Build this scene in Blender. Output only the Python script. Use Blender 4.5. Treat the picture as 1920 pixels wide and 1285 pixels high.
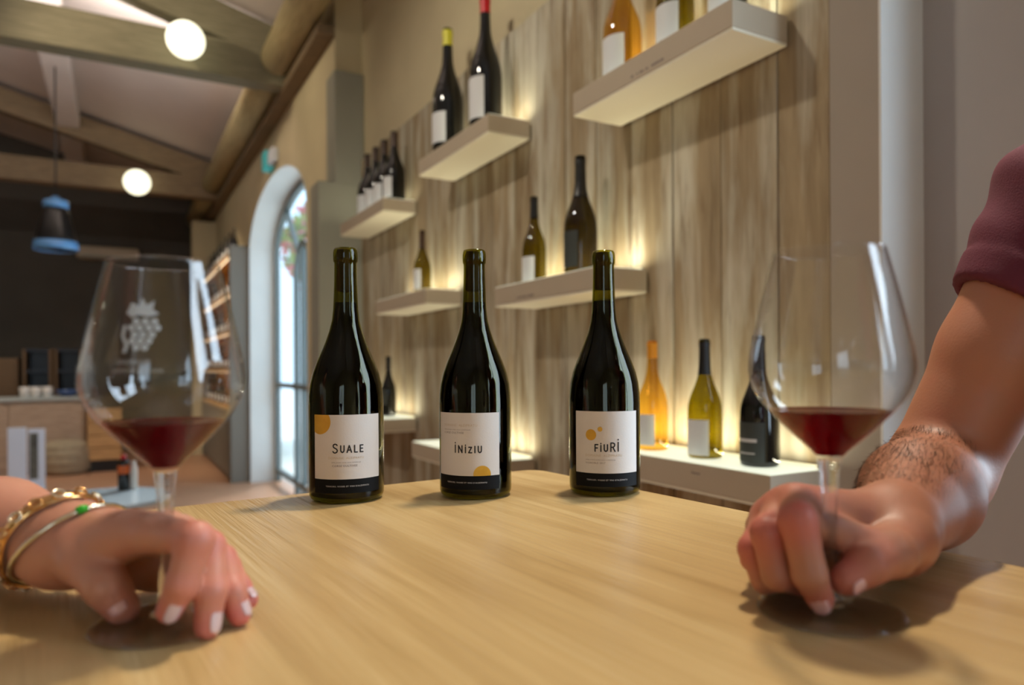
import bpy, bmesh, math, random
import numpy as np
from mathutils import Vector, Matrix
C = bpy.context.scene
COL = C.collection
random.seed(7)
for _o in list(bpy.data.objects):
    bpy.data.objects.remove(_o)

# ---------------------------------------------------------------- camera
# world axes: +x into the panelled right wall, +y along that wall away from the viewer, z up
TABLE_Z = 1.08
CAM_Z = TABLE_Z + 0.1557
F = 1330.0                      # focal length in pixels of the 1920 wide frame
PX, PY = 960.0, 687.0           # principal point
TH = math.atan(0.556)
CT, ST = math.cos(TH), math.sin(TH)
ROLL = 0.006
FWD = Vector((ST, CT, 0))
RGT0 = Vector((CT, -ST, 0))
RGT = RGT0 * math.cos(ROLL) - Vector((0, 0, 1)) * math.sin(ROLL)
UPV = RGT0 * math.sin(ROLL) + Vector((0, 0, 1)) * math.cos(ROLL)
CAM = Vector((0, 0, CAM_Z))


def P(px, py, d):
    """the point that stands d metres in front of the lens on the line through a photo pixel"""
    return CAM + d * (FWD + RGT * ((px - PX) / F) - UPV * ((py - PY) / F))


def onz(px, py, z):
    """the point at height z on the line through a photo pixel"""
    v = FWD + RGT * ((px - PX) / F) - UPV * ((py - PY) / F)
    return CAM + v * ((z - CAM_Z) / v.z)


cam = bpy.data.cameras.new('camera')
camo = bpy.data.objects.new('camera', cam)
COL.objects.link(camo)
cam.sensor_width = 36
cam.sensor_fit = 'HORIZONTAL'
cam.lens = F / 1920 * 36
cam.shift_y = (PY - 642.5) / 1920
cam.clip_start = 0.01
m = Matrix((RGT, UPV, -FWD)).transposed().to_4x4()
m.translation = CAM
camo.matrix_world = m
cam.dof.use_dof = True
cam.dof.focus_distance = 0.76
cam.dof.aperture_fstop = 3.7
C.camera = camo

# ---------------------------------------------------------------- light
C.view_settings.view_transform = 'Standard'
C.view_settings.look = 'None'
C.view_settings.gamma = 1
C.view_settings.use_curve_mapping = False
C.view_settings.exposure = 0.15
C.cycles.use_denoising = True
C.cycles.max_bounces = 12
C.cycles.transparent_max_bounces = 24
C.cycles.caustics_refractive = False
C.cycles.caustics_reflective = False
C.cycles.sample_clamp_indirect = 6.0
W = bpy.data.worlds.new('world')
C.world = W
W.use_nodes = True
bg = W.node_tree.nodes['Background']
bg.inputs[0].default_value = (0.56, 0.80, 1.0, 1)
bg.inputs[1].default_value = 2.4


def area(name, loc, direction, sx, sy, power, color, spread=180):
    l = bpy.data.lights.new(name, 'AREA')
    l.shape = 'RECTANGLE'
    l.size, l.size_y = sx, sy
    l.energy = power
    l.color = color
    l.spread = math.radians(spread)
    o = bpy.data.objects.new(name, l)
    COL.objects.link(o)
    o.location = loc
    o.rotation_euler = Vector(direction).to_track_quat('-Z', 'Y').to_euler()
    return o


area('daylight_side_window', (1.66, -0.50, 1.75), (-1, 0, -0.05), 1.6, 1.6, 70, (0.70, 0.85, 1.0))
area('daylight_second_side_window', (1.66, -2.45, 1.75), (-1, 0, -0.05), 0.9, 1.6, 11, (0.72, 0.86, 1.0))
area('daylight_rear_window', (-2.35, -3.40, 1.9), (0, 1, -0.05), 1.4, 1.9, 8, (0.95, 0.97, 1.0))
WARM = (1.0, 0.82, 0.58)


def spot(name, loc, aim, power, color, size=0.9, r=0.05):
    l = bpy.data.lights.new(name, 'SPOT')
    l.energy, l.color, l.spot_size, l.spot_blend, l.shadow_soft_size = power, color, size, 0.8, r
    o = bpy.data.objects.new(name, l)
    COL.objects.link(o)
    o.location = loc
    o.rotation_euler = (Vector(aim) - Vector(loc)).to_track_quat('-Z', 'Y').to_euler()
    return o


spot('ceiling_spot_table', (0.95, 0.95, 3.2), (0.16, 0.40, 1.1), 160, (1.0, 0.87, 0.68), 1.2, 0.09)
spot('ceiling_spot_shelves', (-0.9, 2.0, 3.6), (1.4, 2.6, 1.5), 95, (1.0, 0.90, 0.74), 1.6, 0.08)
spot('ceiling_spot_entrance', (-1.0, 4.6, 3.7), (1.25, 6.2, 2.9), 75, WARM, 1.5, 0.06)
spot('added_rack_fill', (-0.4, 8.4, 3.3), (1.1, 9.2, 1.6), 120, WARM, 1.2, 0.06)  # added light that brightens the wine rack
spot('added_counter_fill', (-1.6, 8.3, 3.4), (-1.0, 9.9, 0.6), 130, (1.0, 0.9, 0.75), 1.5, 0.06)  # added light that brightens the far counter
area('added_roof_fill', (-0.9, 6.10, 3.74), (0, 0.45, 1), 3.6, 0.06, 62, (1.0, 0.90, 0.82))  # added fill that brightens the ceiling between the trusses
area('added_roof_fill', (-0.9, 3.2, 3.60), (0, 0.3, 1), 3.6, 0.06, 24, (1.0, 0.90, 0.82))  # second added ceiling fill, before the first truss

sun = bpy.data.lights.new('hazy_sun', 'SUN')
sun.energy, sun.color, sun.angle = 4.2, (1.0, 0.97, 0.92), math.radians(14)
suno = bpy.data.objects.new('hazy_sun', sun)
COL.objects.link(suno)
suno.rotation_euler = Vector((-0.5, -0.6, -0.62)).to_track_quat('-Z', 'Y').to_euler()

# ---------------------------------------------------------------- helpers


def new_obj(name, me, mat=None, parent=None):
    o = bpy.data.objects.new(name, me)
    COL.objects.link(o)
    if mat is not None and not me.materials:
        for mm in (mat if isinstance(mat, (list, tuple)) else [mat]):
            me.materials.append(mm)
    if parent is not None:
        o.parent = parent
    return o


def obj(name, bm, mat=None, parent=None, smooth=False):
    me = bpy.data.meshes.new(name)
    bm.to_mesh(me)
    bm.free()
    if smooth:
        for p in me.polygons:
            p.use_smooth = True
    return new_obj(name, me, mat, parent)


def thing(name, label, cat, loc=(0, 0, 0), rotz=0.0, group=None):
    o = bpy.data.objects.new(name, None)
    COL.objects.link(o)
    o.empty_display_size = 0.05
    o.location = loc
    o.rotation_euler = (0, 0, rotz)
    return tag(o, label, cat, group)


def tag(o, label, cat, group=None):
    o['label'] = label
    o['category'] = cat
    if group:
        o['group'] = group
    return o


def structure(o):
    o['kind'] = 'structure'
    return o


def lab(o, s):
    o['label'] = s
    return o


def box(bm, x0, x1, y0, y1, z0, z1, bevel=0.0):
    r = bmesh.ops.create_cube(bm, size=1.0)
    vs = r['verts']
    bmesh.ops.scale(bm, vec=(x1 - x0, y1 - y0, z1 - z0), verts=vs)
    bmesh.ops.translate(bm, vec=((x0 + x1) / 2, (y0 + y1) / 2, (z0 + z1) / 2), verts=vs)
    if bevel:
        es = list({e for v in vs for e in v.link_edges})
        bmesh.ops.bevel(bm, geom=es, offset=bevel, segments=2, affect='EDGES', profile=0.5)
    return vs


def boxm(*a, **k):
    bm = bmesh.new()
    box(bm, *a, **k)
    return bm


def lathe(prof, seg=48, bm=None, center=(0, 0, 0)):
    bm = bm or bmesh.new()
    cx, cy, cz = center
    rings = []
    for r, z in prof:
        if r < 1e-6:
            rings.append([bm.verts.new((cx, cy, cz + z))])
        else:
            rings.append([bm.verts.new((cx + r * math.cos(2 * math.pi * i / seg), cy + r * math.sin(2 * math.pi * i / seg), cz + z)) for i in range(seg)])
    for a, b in zip(rings[:-1], rings[1:]):
        for i in range(seg):
            j = (i + 1) % seg
            if len(a) == 1 and len(b) == 1:
                continue
            if len(a) == 1:
                bm.faces.new((a[0], b[j], b[i]))
            elif len(b) == 1:
                bm.faces.new((a[i], a[j], b[0]))
            else:
                bm.faces.new((a[i], a[j], b[j], b[i]))
    return bm


def tube(pts, r, seg=10, bm=None, closed=False):
    bm = bm or bmesh.new()
    pts = [Vector(p) for p in pts]
    n = len(pts)
    rr = r if isinstance(r, (list, tuple)) else [r] * n
    rings = []
    ref = None
    for i in range(n):
        a = pts[(i - 1) % n] if (closed or i > 0) else pts[i]
        b = pts[(i + 1) % n] if (closed or i < n - 1) else pts[i]
        t = (b - a).normalized()
        if ref is None:
            ref = Vector((0, 0, 1)) if abs(t.z) < 0.9 else Vector((1, 0, 0))
        u = t.cross(ref).normalized()
        v = u.cross(t).normalized()
        ref = v
        rings.append([bm.verts.new(pts[i] + rr[i] * (u * math.cos(2 * math.pi * k / seg) + v * math.sin(2 * math.pi * k / seg))) for k in range(seg)])
    rng = range(n) if closed else range(n - 1)
    for i in rng:
        a, b = rings[i], rings[(i + 1) % n]
        for k in range(seg):
            bm.faces.new((a[k], a[(k + 1) % seg], b[(k + 1) % seg], b[k]))
    if not closed:
        bm.faces.new(rings[0][::-1])
        bm.faces.new(rings[-1])
    return bm


def catmull(pts, n=8):
    pts = [tuple(p) for p in pts]
    out = []
    for i in range(len(pts) - 1):
        p0 = pts[max(i - 1, 0)]
        p1, p2 = pts[i], pts[i + 1]
        p3 = pts[min(i + 2, len(pts) - 1)]
        for k in range(n):
            t = k / n
            out.append(tuple(0.5 * (2 * b + (c - a) * t + (2 * a - 5 * b + 4 * c - d) * t * t + (-a + 3 * b - 3 * c + d) * t ** 3)
                             for a, b, c, d in zip(p0, p1, p2, p3)))
    out.append(pts[-1])
    return out


def copy_tree(o, parent=None):
    c = o.copy()
    COL.objects.link(c)
    c.parent = parent
    for ch in list(o.children):
        copy_tree(ch, c)
    return c


# ---------------------------------------------------------------- materials
def srgb(r, g, b):
    f = lambda c: ((c / 255) / 12.92 if c / 255 <= 0.04045 else ((c / 255 + 0.055) / 1.055) ** 2.4)
    return (f(r), f(g), f(b), 1)


class NT:
    def __init__(s, name):
        s.m = bpy.data.materials.new(name)
        s.m.use_nodes = True
        s.t = s.m.node_tree
        s.n = s.t.nodes
        s.bsdf = s.n['Principled BSDF']
        s.out = s.n['Material Output']

    def add(s, typ, **kw):
        n = s.n.new(typ)
        for k, v in kw.items():
            if k.startswith('i_'):
                key = k[2:]
                key = int(key) if key.isdigit() else key
                n.inputs[key].default_value = v
            else:
                setattr(n, k, v)
        return n

    def link(s, a, b):
        s.t.links.new(a, b)


def plain(name, col, rough=0.6, metal=0.0, spec=0.5, noise=0.0, nscale=8.0, bump=0.0, bscale=120.0, emit=None, estr=0.0, coat=0.0):
    k = NT(name)
    b = k.bsdf
    b.inputs['Roughness'].default_value = rough
    b.inputs['Metallic'].default_value = metal
    b.inputs['Specular IOR Level'].default_value = spec
    b.inputs['Coat Weight'].default_value = coat
    b.inputs['Base Color'].default_value = col
    tc = k.add('ShaderNodeTexCoord')
    if noise:
        nz = k.add('ShaderNodeTexNoise', i_Scale=nscale, i_Detail=4.0)
        k.link(tc.outputs['Object'], nz.inputs['Vector'])
        mp = k.add('ShaderNodeMapRange', i_1=0.3, i_2=0.7, i_3=1 - noise, i_4=1 + noise)
        k.link(nz.outputs['Fac'], mp.inputs[0])
        mx = k.add('ShaderNodeVectorMath', operation='SCALE')
        mx.inputs[0].default_value = col[:3]
        k.link(mp.outputs[0], mx.inputs['Scale'])
        k.link(mx.outputs[0], b.inputs['Base Color'])
    if bump:
        n2 = k.add('ShaderNodeTexNoise', i_Scale=bscale, i_Detail=3.0)
        k.link(tc.outputs['Object'], n2.inputs['Vector'])
        bp = k.add('ShaderNodeBump', i_Strength=bump, i_Distance=0.004)
        k.link(n2.outputs['Fac'], bp.inputs['Height'])
        k.link(bp.outputs[0], b.inputs['Normal'])
    if emit:
        b.inputs['Emission Color'].default_value = emit
        b.inputs['Emission Strength'].default_value = estr
    return k.m


def wood(name, cols, along=0, stretch=14.0, scale=6.0, rough=0.4, bump=0.1, rand=0.15, spec=0.5, seams=None, contrast=(0.3, 0.7), coat=0.0):
    """cols: list of (position, colour) for the grain ramp; along: axis of the grain"""
    k = NT(name)
    b = k.bsdf
    b.inputs['Roughness'].default_value = rough
    b.inputs['Specular IOR Level'].default_value = spec
    b.inputs['Coat Weight'].default_value = coat
    b.inputs['Coat Roughness'].default_value = 0.25
    tc = k.add('ShaderNodeTexCoord')
    oi = k.add('ShaderNodeObjectInfo')
    mp = k.add('ShaderNodeMapping')
    sc = [stretch, stretch, stretch]
    sc[along] = 1.0
    mp.inputs['Scale'].default_value = sc
    k.link(tc.outputs['Object'], mp.inputs['Vector'])
    cmb = k.add('ShaderNodeVectorMath', operation='SCALE')
    cmb.inputs[0].default_value = (37.0, 53.0, 71.0)
    k.link(oi.outputs['Random'], cmb.inputs['Scale'])
    k.link(cmb.outputs[0], mp.inputs['Location'])
    n1 = k.add('ShaderNodeTexNoise', i_Scale=scale, i_Detail=6.0, i_Roughness=0.62, i_Distortion=0.35)
    k.link(mp.outputs[0], n1.inputs['Vector'])
    rp = k.add('ShaderNodeValToRGB')
    el = rp.color_ramp.elements
    while len(el) < len(cols):
        el.new(0.5)
    for e, (p, c) in zip(el, cols):
        e.position = p
        e.color = c
    mr = k.add('ShaderNodeMapRange', i_1=contrast[0], i_2=contrast[1])
    k.link(n1.outputs['Fac'], mr.inputs[0])
    k.link(mr.outputs[0], rp.inputs[0])
    hs = k.add('ShaderNodeHueSaturation')
    k.link(rp.outputs[0], hs.inputs['Color'])
    mr2 = k.add('ShaderNodeMapRange', i_3=1 - rand, i_4=1 + rand)
    k.link(oi.outputs['Random'], mr2.inputs[0])
    src = mr2.outputs[0]
    if seams:
        sep = k.add('ShaderNodeSeparateXYZ')
        k.link(tc.outputs['Object'], sep.inputs[0])
        dv = k.add('ShaderNodeMath', operation='DIVIDE', i_1=seams)
        k.link(sep.outputs[1], dv.inputs[0])
        fl = k.add('ShaderNodeMath', operation='FLOOR')
        k.link(dv.outputs[0], fl.inputs[0])
        wn = k.add('ShaderNodeTexWhiteNoise', noise_dimensions='1D')
        k.link(fl.outputs[0], wn.inputs['W'])
        mr3 = k.add('ShaderNodeMapRange', i_3=1 - rand, i_4=1 + rand)
        k.link(wn.outputs['Value'], mr3.inputs[0])
        src = mr3.outputs[0]
        # every glued board has its own grain
        off = k.add('ShaderNodeVectorMath', operation='SCALE')
        off.inputs[0].default_value = (9.0, 3.0, 5.0)
        k.link(fl.outputs[0], off.inputs['Scale'])
        k.link(off.outputs[0], mp.inputs['Location'])
    k.link(src, hs.inputs['Value'])
    k.link(hs.outputs[0], b.inputs['Base Color'])
    # fine pores
    mp2 = k.add('ShaderNodeMapping')
    s2 = [220.0, 220.0, 220.0]
    s2[along] = 9.0
    mp2.inputs['Scale'].default_value = s2
    k.link(tc.outputs['Object'], mp2.inputs['Vector'])
    n2 = k.add('ShaderNodeTexNoise', i_Scale=1.0, i_Detail=3.0)
    k.link(mp2.outputs[0], n2.inputs['Vector'])
    bp = k.add('ShaderNodeBump', i_Strength=bump, i_Distance=0.002)
    k.link(n2.outputs['Fac'], bp.inputs['Height'])
    k.link(bp.outputs[0], b.inputs['Normal'])
    return k.m


def thin_glass(name, tint=(1, 1, 1, 1), ior=1.45, rough=0.0):
    """a wall of glass: sees straight through, mirrors more at a slant"""
    k = NT(name)
    k.n.remove(k.bsdf)
    tr = k.add('ShaderNodeBsdfTransparent')
    tr.inputs[0].default_value = tint
    gl = k.add('ShaderNodeBsdfGlossy', i_Roughness=rough)
    geo = k.add('ShaderNodeNewGeometry')
    dt = k.add('ShaderNodeVectorMath', operation='DOT_PRODUCT')
    k.link(geo.outputs['Normal'], dt.inputs[0])
    k.link(geo.outputs['Incoming'], dt.inputs[1])
    ab = k.add('ShaderNodeMath', operation='ABSOLUTE')
    k.link(dt.outputs['Value'], ab.inputs[0])
    iv = k.add('ShaderNodeMath', operation='SUBTRACT', i_0=1.0, use_clamp=True)
    k.link(ab.outputs[0], iv.inputs[1])
    pw = k.add('ShaderNodeMath', operation='POWER', i_1=5.0)
    k.link(iv.outputs[0], pw.inputs[0])
    f0 = ((ior - 1) / (ior + 1)) ** 2
    fr = k.add('ShaderNodeMath', operation='MULTIPLY_ADD', i_1=1 - f0, i_2=f0)
    k.link(pw.outputs[0], fr.inputs[0])
    mx = k.add('ShaderNodeMixShader')
    k.link(fr.outputs[0], mx.inputs[0])
    k.link(tr.outputs[0], mx.inputs[1])
    k.link(gl.outputs[0], mx.inputs[2])
    k.link(mx.outputs[0], k.out.inputs[0])
    return k.m


def solid_glass(name, col=(1, 1, 1, 1), ior=1.5, rough=0.0):
    k = NT(name)
    k.n.remove(k.bsdf)
    g = k.add('ShaderNodeBsdfGlass', i_IOR=ior, i_Roughness=rough)
    g.inputs[0].default_value = col
    k.link(g.outputs[0], k.out.inputs[0])
    return k.m


def skin(name, base, flush):
    k = NT(name)
    b = k.bsdf
    b.inputs['Roughness'].default_value = 0.48
    b.inputs['Subsurface Weight'].default_value = 0.12
    b.inputs['Subsurface Radius'].default_value = (1.0, 0.35, 0.2)
    b.inputs['Subsurface Scale'].default_value = 0.006
    tc = k.add('ShaderNodeTexCoord')
    nz = k.add('ShaderNodeTexNoise', i_Scale=45.0, i_Detail=5.0)
    k.link(tc.outputs['Object'], nz.inputs['Vector'])
    at = k.add('ShaderNodeAttribute', attribute_name='flush')
    ad = k.add('ShaderNodeMath', operation='MULTIPLY_ADD', i_1=0.5, i_2=-0.25)
    k.link(nz.outputs['Fac'], ad.inputs[0])
    sm = k.add('ShaderNodeMath', operation='ADD', use_clamp=True)
    k.link(at.outputs['Fac'], sm.inputs[0])
    k.link(ad.outputs[0], sm.inputs[1])
    mx = k.add('ShaderNodeMix', data_type='RGBA')
    mx.inputs[6].default_value = base
    mx.inputs[7].default_value = flush
    k.link(sm.outputs[0], mx.inputs[0])
    k.link(mx.outputs[2], b.inputs['Base Color'])
    n2 = k.add('ShaderNodeTexNoise', i_Scale=420.0, i_Detail=3.0)
    k.link(tc.outputs['Object'], n2.inputs['Vector'])
    bp = k.add('ShaderNodeBump', i_Strength=0.25, i_Distance=0.0008)
    k.link(n2.outputs['Fac'], bp.inputs['Height'])
    k.link(bp.outputs[0], b.inputs['Normal'])
    return k.m


M = {}
M['plaster'] = plain('warm_plaster', srgb(196, 184, 150), 0.85, noise=0.06, nscale=3, bump=0.15, bscale=40)
M['grey_plaster'] = plain('grey_plaster', srgb(176, 170, 166), 0.85, noise=0.04, nscale=3, bump=0.1, bscale=40)
M['taupe_plaster'] = plain('taupe_plaster', srgb(168, 158, 146), 0.85, noise=0.04, nscale=3, bump=0.1, bscale=40)
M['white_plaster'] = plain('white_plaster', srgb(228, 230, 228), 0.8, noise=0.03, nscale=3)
M['column'] = plain('grey_column_paint', srgb(150, 150, 138), 0.8, noise=0.05, nscale=3)
M['dark_wall'] = plain('dark_wall_paint', srgb(82, 78, 72), 0.85, noise=0.08, nscale=2)
M['ceiling'] = plain('ceiling_paint', srgb(205, 195, 190), 0.9, noise=0.04, nscale=2)
M['beam'] = wood('painted_beam', [(0.0, srgb(104, 99, 78)), (0.5, srgb(120, 114, 92)), (1.0, srgb(132, 126, 104))], along=0, rough=0.75, bump=0.15, rand=0.05)
M['log'] = wood('purlin_wood', [(0.0, srgb(150, 135, 98)), (0.5, srgb(172, 157, 116)), (1.0, srgb(190, 175, 132))], along=1, rough=0.7, bump=0.15, rand=0.05)
M['rafter'] = wood('rafter_wood', [(0.0, srgb(104, 88, 66)), (0.5, srgb(124, 105, 80)), (1.0, srgb(140, 120, 92))], along=0, rough=0.75, bump=0.15, rand=0.06)
def weathered(name):
    k = NT(name)
    b = k.bsdf
    b.inputs['Roughness'].default_value = 0.8
    b.inputs['Specular IOR Level'].default_value = 0.25
    tc = k.add('ShaderNodeTexCoord')
    oi = k.add('ShaderNodeObjectInfo')
    off = k.add('ShaderNodeVectorMath', operation='SCALE')
    off.inputs[0].default_value = (37.0, 53.0, 71.0)
    k.link(oi.outputs['Random'], off.inputs['Scale'])

    def layer(sy, sz, scale, lo, hi, detail=5.0):
        mp = k.add('ShaderNodeMapping')
        mp.inputs['Scale'].default_value = (sy, sy, sz)
        k.link(tc.outputs['Object'], mp.inputs['Vector'])
        k.link(off.outputs[0], mp.inputs['Location'])
        n = k.add('ShaderNodeTexNoise', i_Scale=scale, i_Detail=detail, i_Roughness=0.6, i_Distortion=0.3)
        k.link(mp.outputs[0], n.inputs['Vector'])
        mr = k.add('ShaderNodeMapRange', i_1=lo, i_2=hi)
        k.link(n.outputs['Fac'], mr.inputs[0])
        return mr.outputs[0]

    def mix(fac, a, bcol):
        m = k.add('ShaderNodeMix', data_type='RGBA')
        k.link(fac, m.inputs[0])
        for i, c in ((6, a), (7, bcol)):
            if isinstance(c, tuple):
                m.inputs[i].default_value = c
            else:
                k.link(c, m.inputs[i])
        return m.outputs[2]
    c = mix(layer(9, 1.1, 2.2, .25, .75), srgb(134, 116, 90), srgb(176, 158, 128))
    c = mix(layer(6, .7, 1.8, .44, .64), c, srgb(196, 190, 172))          # rests of whitewash
    c = mix(layer(12, 1.4, 1.6, .56, .76), c, srgb(110, 84, 58))           # bare brown wood
    c = mix(layer(30, 1.2, 3.0, .60, .85), c, srgb(96, 78, 58))
    hs = k.add('ShaderNodeHueSaturation')
    k.link(c, hs.inputs['Color'])
    mr = k.add('ShaderNodeMapRange', i_3=0.84, i_4=1.12)
    k.link(oi.outputs['Random'], mr.inputs[0])
    k.link(mr.outputs[0], hs.inputs['Value'])
    k.link(hs.outputs[0], b.inputs['Base Color'])
    bp = k.add('ShaderNodeBump', i_Strength=0.3, i_Distance=0.003)
    k.link(layer(60, 3, 2.0, .2, .8), bp.inputs['Height'])
    k.link(bp.outputs[0], b.inputs['Normal'])
    return k.m


M['plank'] = weathered('whitewashed_board')
M['floor'] = plain('terracotta_floor', srgb(196, 150, 118), 0.42, noise=0.08, nscale=1.6)
M['table'] = wood('oak_top', [(0.0, srgb(148, 112, 64)), (0.3, srgb(180, 146, 94)), (0.65, srgb(199, 167, 114)), (1.0, srgb(215, 189, 140))],
                  along=0, stretch=16.0, scale=2.6, rough=0.30, bump=0.5, rand=0.06, seams=0.13, contrast=(0.12, 0.80))
M['table_leg'] = wood('oak_frame', [(0.0, srgb(140, 106, 62)), (1.0, srgb(190, 158, 106))], along=2, rough=0.45)
M['shelf'] = plain('shelf_paint', srgb(186, 172, 150), 0.55, noise=0.03, nscale=6)
M['shelf_white'] = plain('shelf_underside_painted_light', srgb(232, 226, 206), 0.6)  # paler than the board: light from the shelves below put into the colour
M['top_glow'] = plain('shelf_top_painted_glow', srgb(226, 228, 212), 0.4, emit=(0.94, 1.0, 0.80, 1), estr=0.62)  # emission stands in for strip light spilling over the shelf top
M['led'] = plain('led_diffuser', (1, 0.93, 0.66, 1), 0.4, emit=(1, 0.92, 0.62, 1), estr=0.6)
M['globe'] = plain('lamp_globe', (1, 1, 0.95, 1), 0.2, emit=(1.0, 0.97, 0.70, 1), estr=1.5)
M['dark_metal'] = plain('dark_metal', srgb(58, 60, 56), 0.5, metal=0.4)
M['black_metal'] = plain('black_enamel', srgb(20, 20, 22), 0.3)
M['blue_sky_sheen'] = plain('blue_sky_sheen', srgb(96, 158, 220), 0.22, coat=0.5)  # sky reflection put into the pendant rim and collar as flat blue
M['frame_paint'] = plain('door_frame_paint', srgb(112, 122, 122), 0.5)
M['pane'] = thin_glass('window_pane', (0.97, 0.99, 1, 1))
M['wine_glass'] = thin_glass('crystal', (0.985, 0.985, 0.985, 1), 1.52)
k_ = NT('solid_crystal')
k_.n.remove(k_.bsdf)
g_ = k_.add('ShaderNodeBsdfGlass', i_IOR=1.5, i_Roughness=0.0)
t_ = k_.add('ShaderNodeBsdfTransparent')
m_ = k_.add('ShaderNodeMixShader')
m_.inputs[0].default_value = 0.5
k_.link(g_.outputs[0], m_.inputs[1]); k_.link(t_.outputs[0], m_.inputs[2]); k_.link(m_.outputs[0], k_.out.inputs[0])
M['crystal'] = k_.m
M['crystal_foot'] = k_.m.copy()
M['crystal_foot'].node_tree.nodes[m_.name].inputs[0].default_value = 0.58
k_ = NT('red_wine')
k_.bsdf.inputs['Base Color'].default_value = (0.11, 0.0005, 0.006, 1)
k_.bsdf.inputs['Roughness'].default_value = 0.03
k_.bsdf.inputs['IOR'].default_value = 1.34
k_.bsdf.inputs['Specular IOR Level'].default_value = 0.12
t_ = k_.add('ShaderNodeBsdfTransparent')
t_.inputs[0].default_value = (0.50, 0.004, 0.03, 1)
m_ = k_.add('ShaderNodeMixShader')
m_.inputs[0].default_value = 0.45
k_.link(k_.bsdf.outputs[0], m_.inputs[1]); k_.link(t_.outputs[0], m_.inputs[2]); k_.link(m_.outputs[0], k_.out.inputs[0])
M['wine'] = k_.m
k_ = NT('etched_glass')
k_.bsdf.inputs['Base Color'].default_value = srgb(214, 218, 220)
k_.bsdf.inputs['Roughness'].default_value = 0.9
k_.bsdf.inputs['Alpha'].default_value = 0.55
M['etch'] = k_.m
M['bottle_glass'] = thin_glass('dark_green_glass', (0.56, 0.54, 0.12, 1), 1.40)
M['bottle_wine'] = plain('wine_in_bottle', (0.004, 0.001, 0.002, 1), 0.6, spec=0.0)
M['cork'] = plain('cork', srgb(96, 66, 40), 0.8, noise=0.2, nscale=120)
M['label'] = plain('label_paper', srgb(212, 204, 197), 0.7, bump=0.05, bscale=500)
M['gold'] = plain('gold_foil', srgb(205, 158, 52), 0.42, metal=0.35, noise=0.1, nscale=60)
M['gold_text'] = plain('gold_print', srgb(196, 176, 150), 0.6)
M['ink'] = plain('black_ink', srgb(30, 26, 28), 0.7)
M['soft_ink'] = plain('grey_ink', srgb(130, 116, 112), 0.7)
M['black_label'] = plain('black_label_paper', srgb(12, 12, 13), 0.6, spec=0.15)
M['white_text'] = plain('white_print', srgb(196, 192, 190), 0.6)
M['dark_bottle'] = plain('black_bottle_glass', srgb(10, 11, 9), 0.06, spec=0.6)
M['olive_bottle'] = thin_glass('olive_bottle_glass', (0.44, 0.38, 0.04, 1), 1.5)
M['brown_bottle'] = thin_glass('brown_bottle_glass', (0.20, 0.16, 0.05, 1), 1.5)
M['amber_bottle'] = thin_glass('clear_bottle_of_amber_wine', (0.94, 0.70, 0.22, 1), 1.5)
M['white_label'] = plain('white_label_paper', srgb(222, 224, 226), 0.7)
M['charcoal_label'] = plain('charcoal_label_paper', srgb(58, 62, 58), 0.7)
M['cap_black'] = plain('black_capsule', srgb(22, 20, 20), 0.35)
M['cap_brown'] = plain('brown_capsule', srgb(62, 40, 22), 0.4)
M['cap_red'] = plain('red_wax_capsule', srgb(196, 20, 34), 0.35)
M['cap_yellow'] = plain('yellow_capsule', srgb(214, 208, 62), 0.4)
M['cap_orange'] = plain('orange_capsule', srgb(226, 150, 30), 0.4)
M['shirt'] = plain('maroon_jersey', srgb(98, 34, 56), 0.85, noise=0.08, nscale=30, bump=0.25, bscale=700)
M['white_shirt'] = plain('white_jersey', srgb(210, 208, 204), 0.85, bump=0.2, bscale=600)
M['skin_w'] = skin('skin_woman', srgb(192, 132, 106), srgb(206, 102, 100))
M['skin_m'] = skin('skin_man', srgb(176, 118, 92), srgb(200, 96, 88))
M['nail'] = plain('fingernail', srgb(222, 168, 162), 0.18, spec=0.6, coat=0.6)
M['nail_polish'] = plain('pale_nail_polish', srgb(214, 186, 188), 0.12, spec=0.6, coat=1.0)
M['hair'] = plain('brown_hair', srgb(78, 52, 34), 0.5)
M['gold_metal'] = plain('gold_jewellery', srgb(222, 170, 110), 0.22, metal=1.0)
M['silver_metal'] = plain('pale_gold_jewellery', srgb(225, 215, 190), 0.2, metal=1.0)
M['green_bead'] = plain('green_enamel', srgb(40, 170, 20), 0.3)
M['counter'] = wood('counter_wood', [(0.0, srgb(150, 124, 104)), (1.0, srgb(190, 166, 142))], along=0, rough=0.6)
M['crate'] = wood('pine_crate', [(0.0, srgb(164, 122, 76)), (1.0, srgb(202, 160, 108))], along=0, rough=0.6)
M['worktop'] = plain('worktop', srgb(170, 176, 172), 0.35)
M['ceramic'] = plain('white_ceramic', srgb(226, 222, 216), 0.3)
M['navy'] = plain('navy_bottles', srgb(20, 22, 36), 0.3)
M['brown_panel'] = plain('brown_panel', srgb(100, 74, 46), 0.6)
M['sack'] = plain('woven_pouf_fabric', srgb(168, 152, 126), 0.9, noise=0.1, nscale=20, bump=0.5, bscale=90)
M['poster_white'] = plain('white_board', srgb(214, 220, 232), 0.5)
M['poster_dark'] = plain('printed_picture', srgb(92, 90, 80), 0.5, noise=0.6, nscale=14)
M['sky_tinted_table'] = plain('white_lacquer_sky_tint', srgb(190, 210, 224), 0.18, coat=0.3)  # white lacquer with the reflected sky mixed into its base colour
M['teal'] = plain('teal_sign', srgb(50, 150, 150), 0.4, emit=srgb(50, 150, 150), estr=0.3)
M['rack_paint'] = plain('rack_paint', srgb(120, 114, 104), 0.6)
M['rack_wood'] = wood('rack_wood', [(0.0, srgb(196, 150, 96)), (1.0, srgb(226, 184, 126))], along=1, rough=0.6)
M['bulb'] = plain('rack_lamp', (1, 1, 1, 1), 0.4, emit=(1, 0.78, 0.48, 1), estr=1.6)
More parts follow.
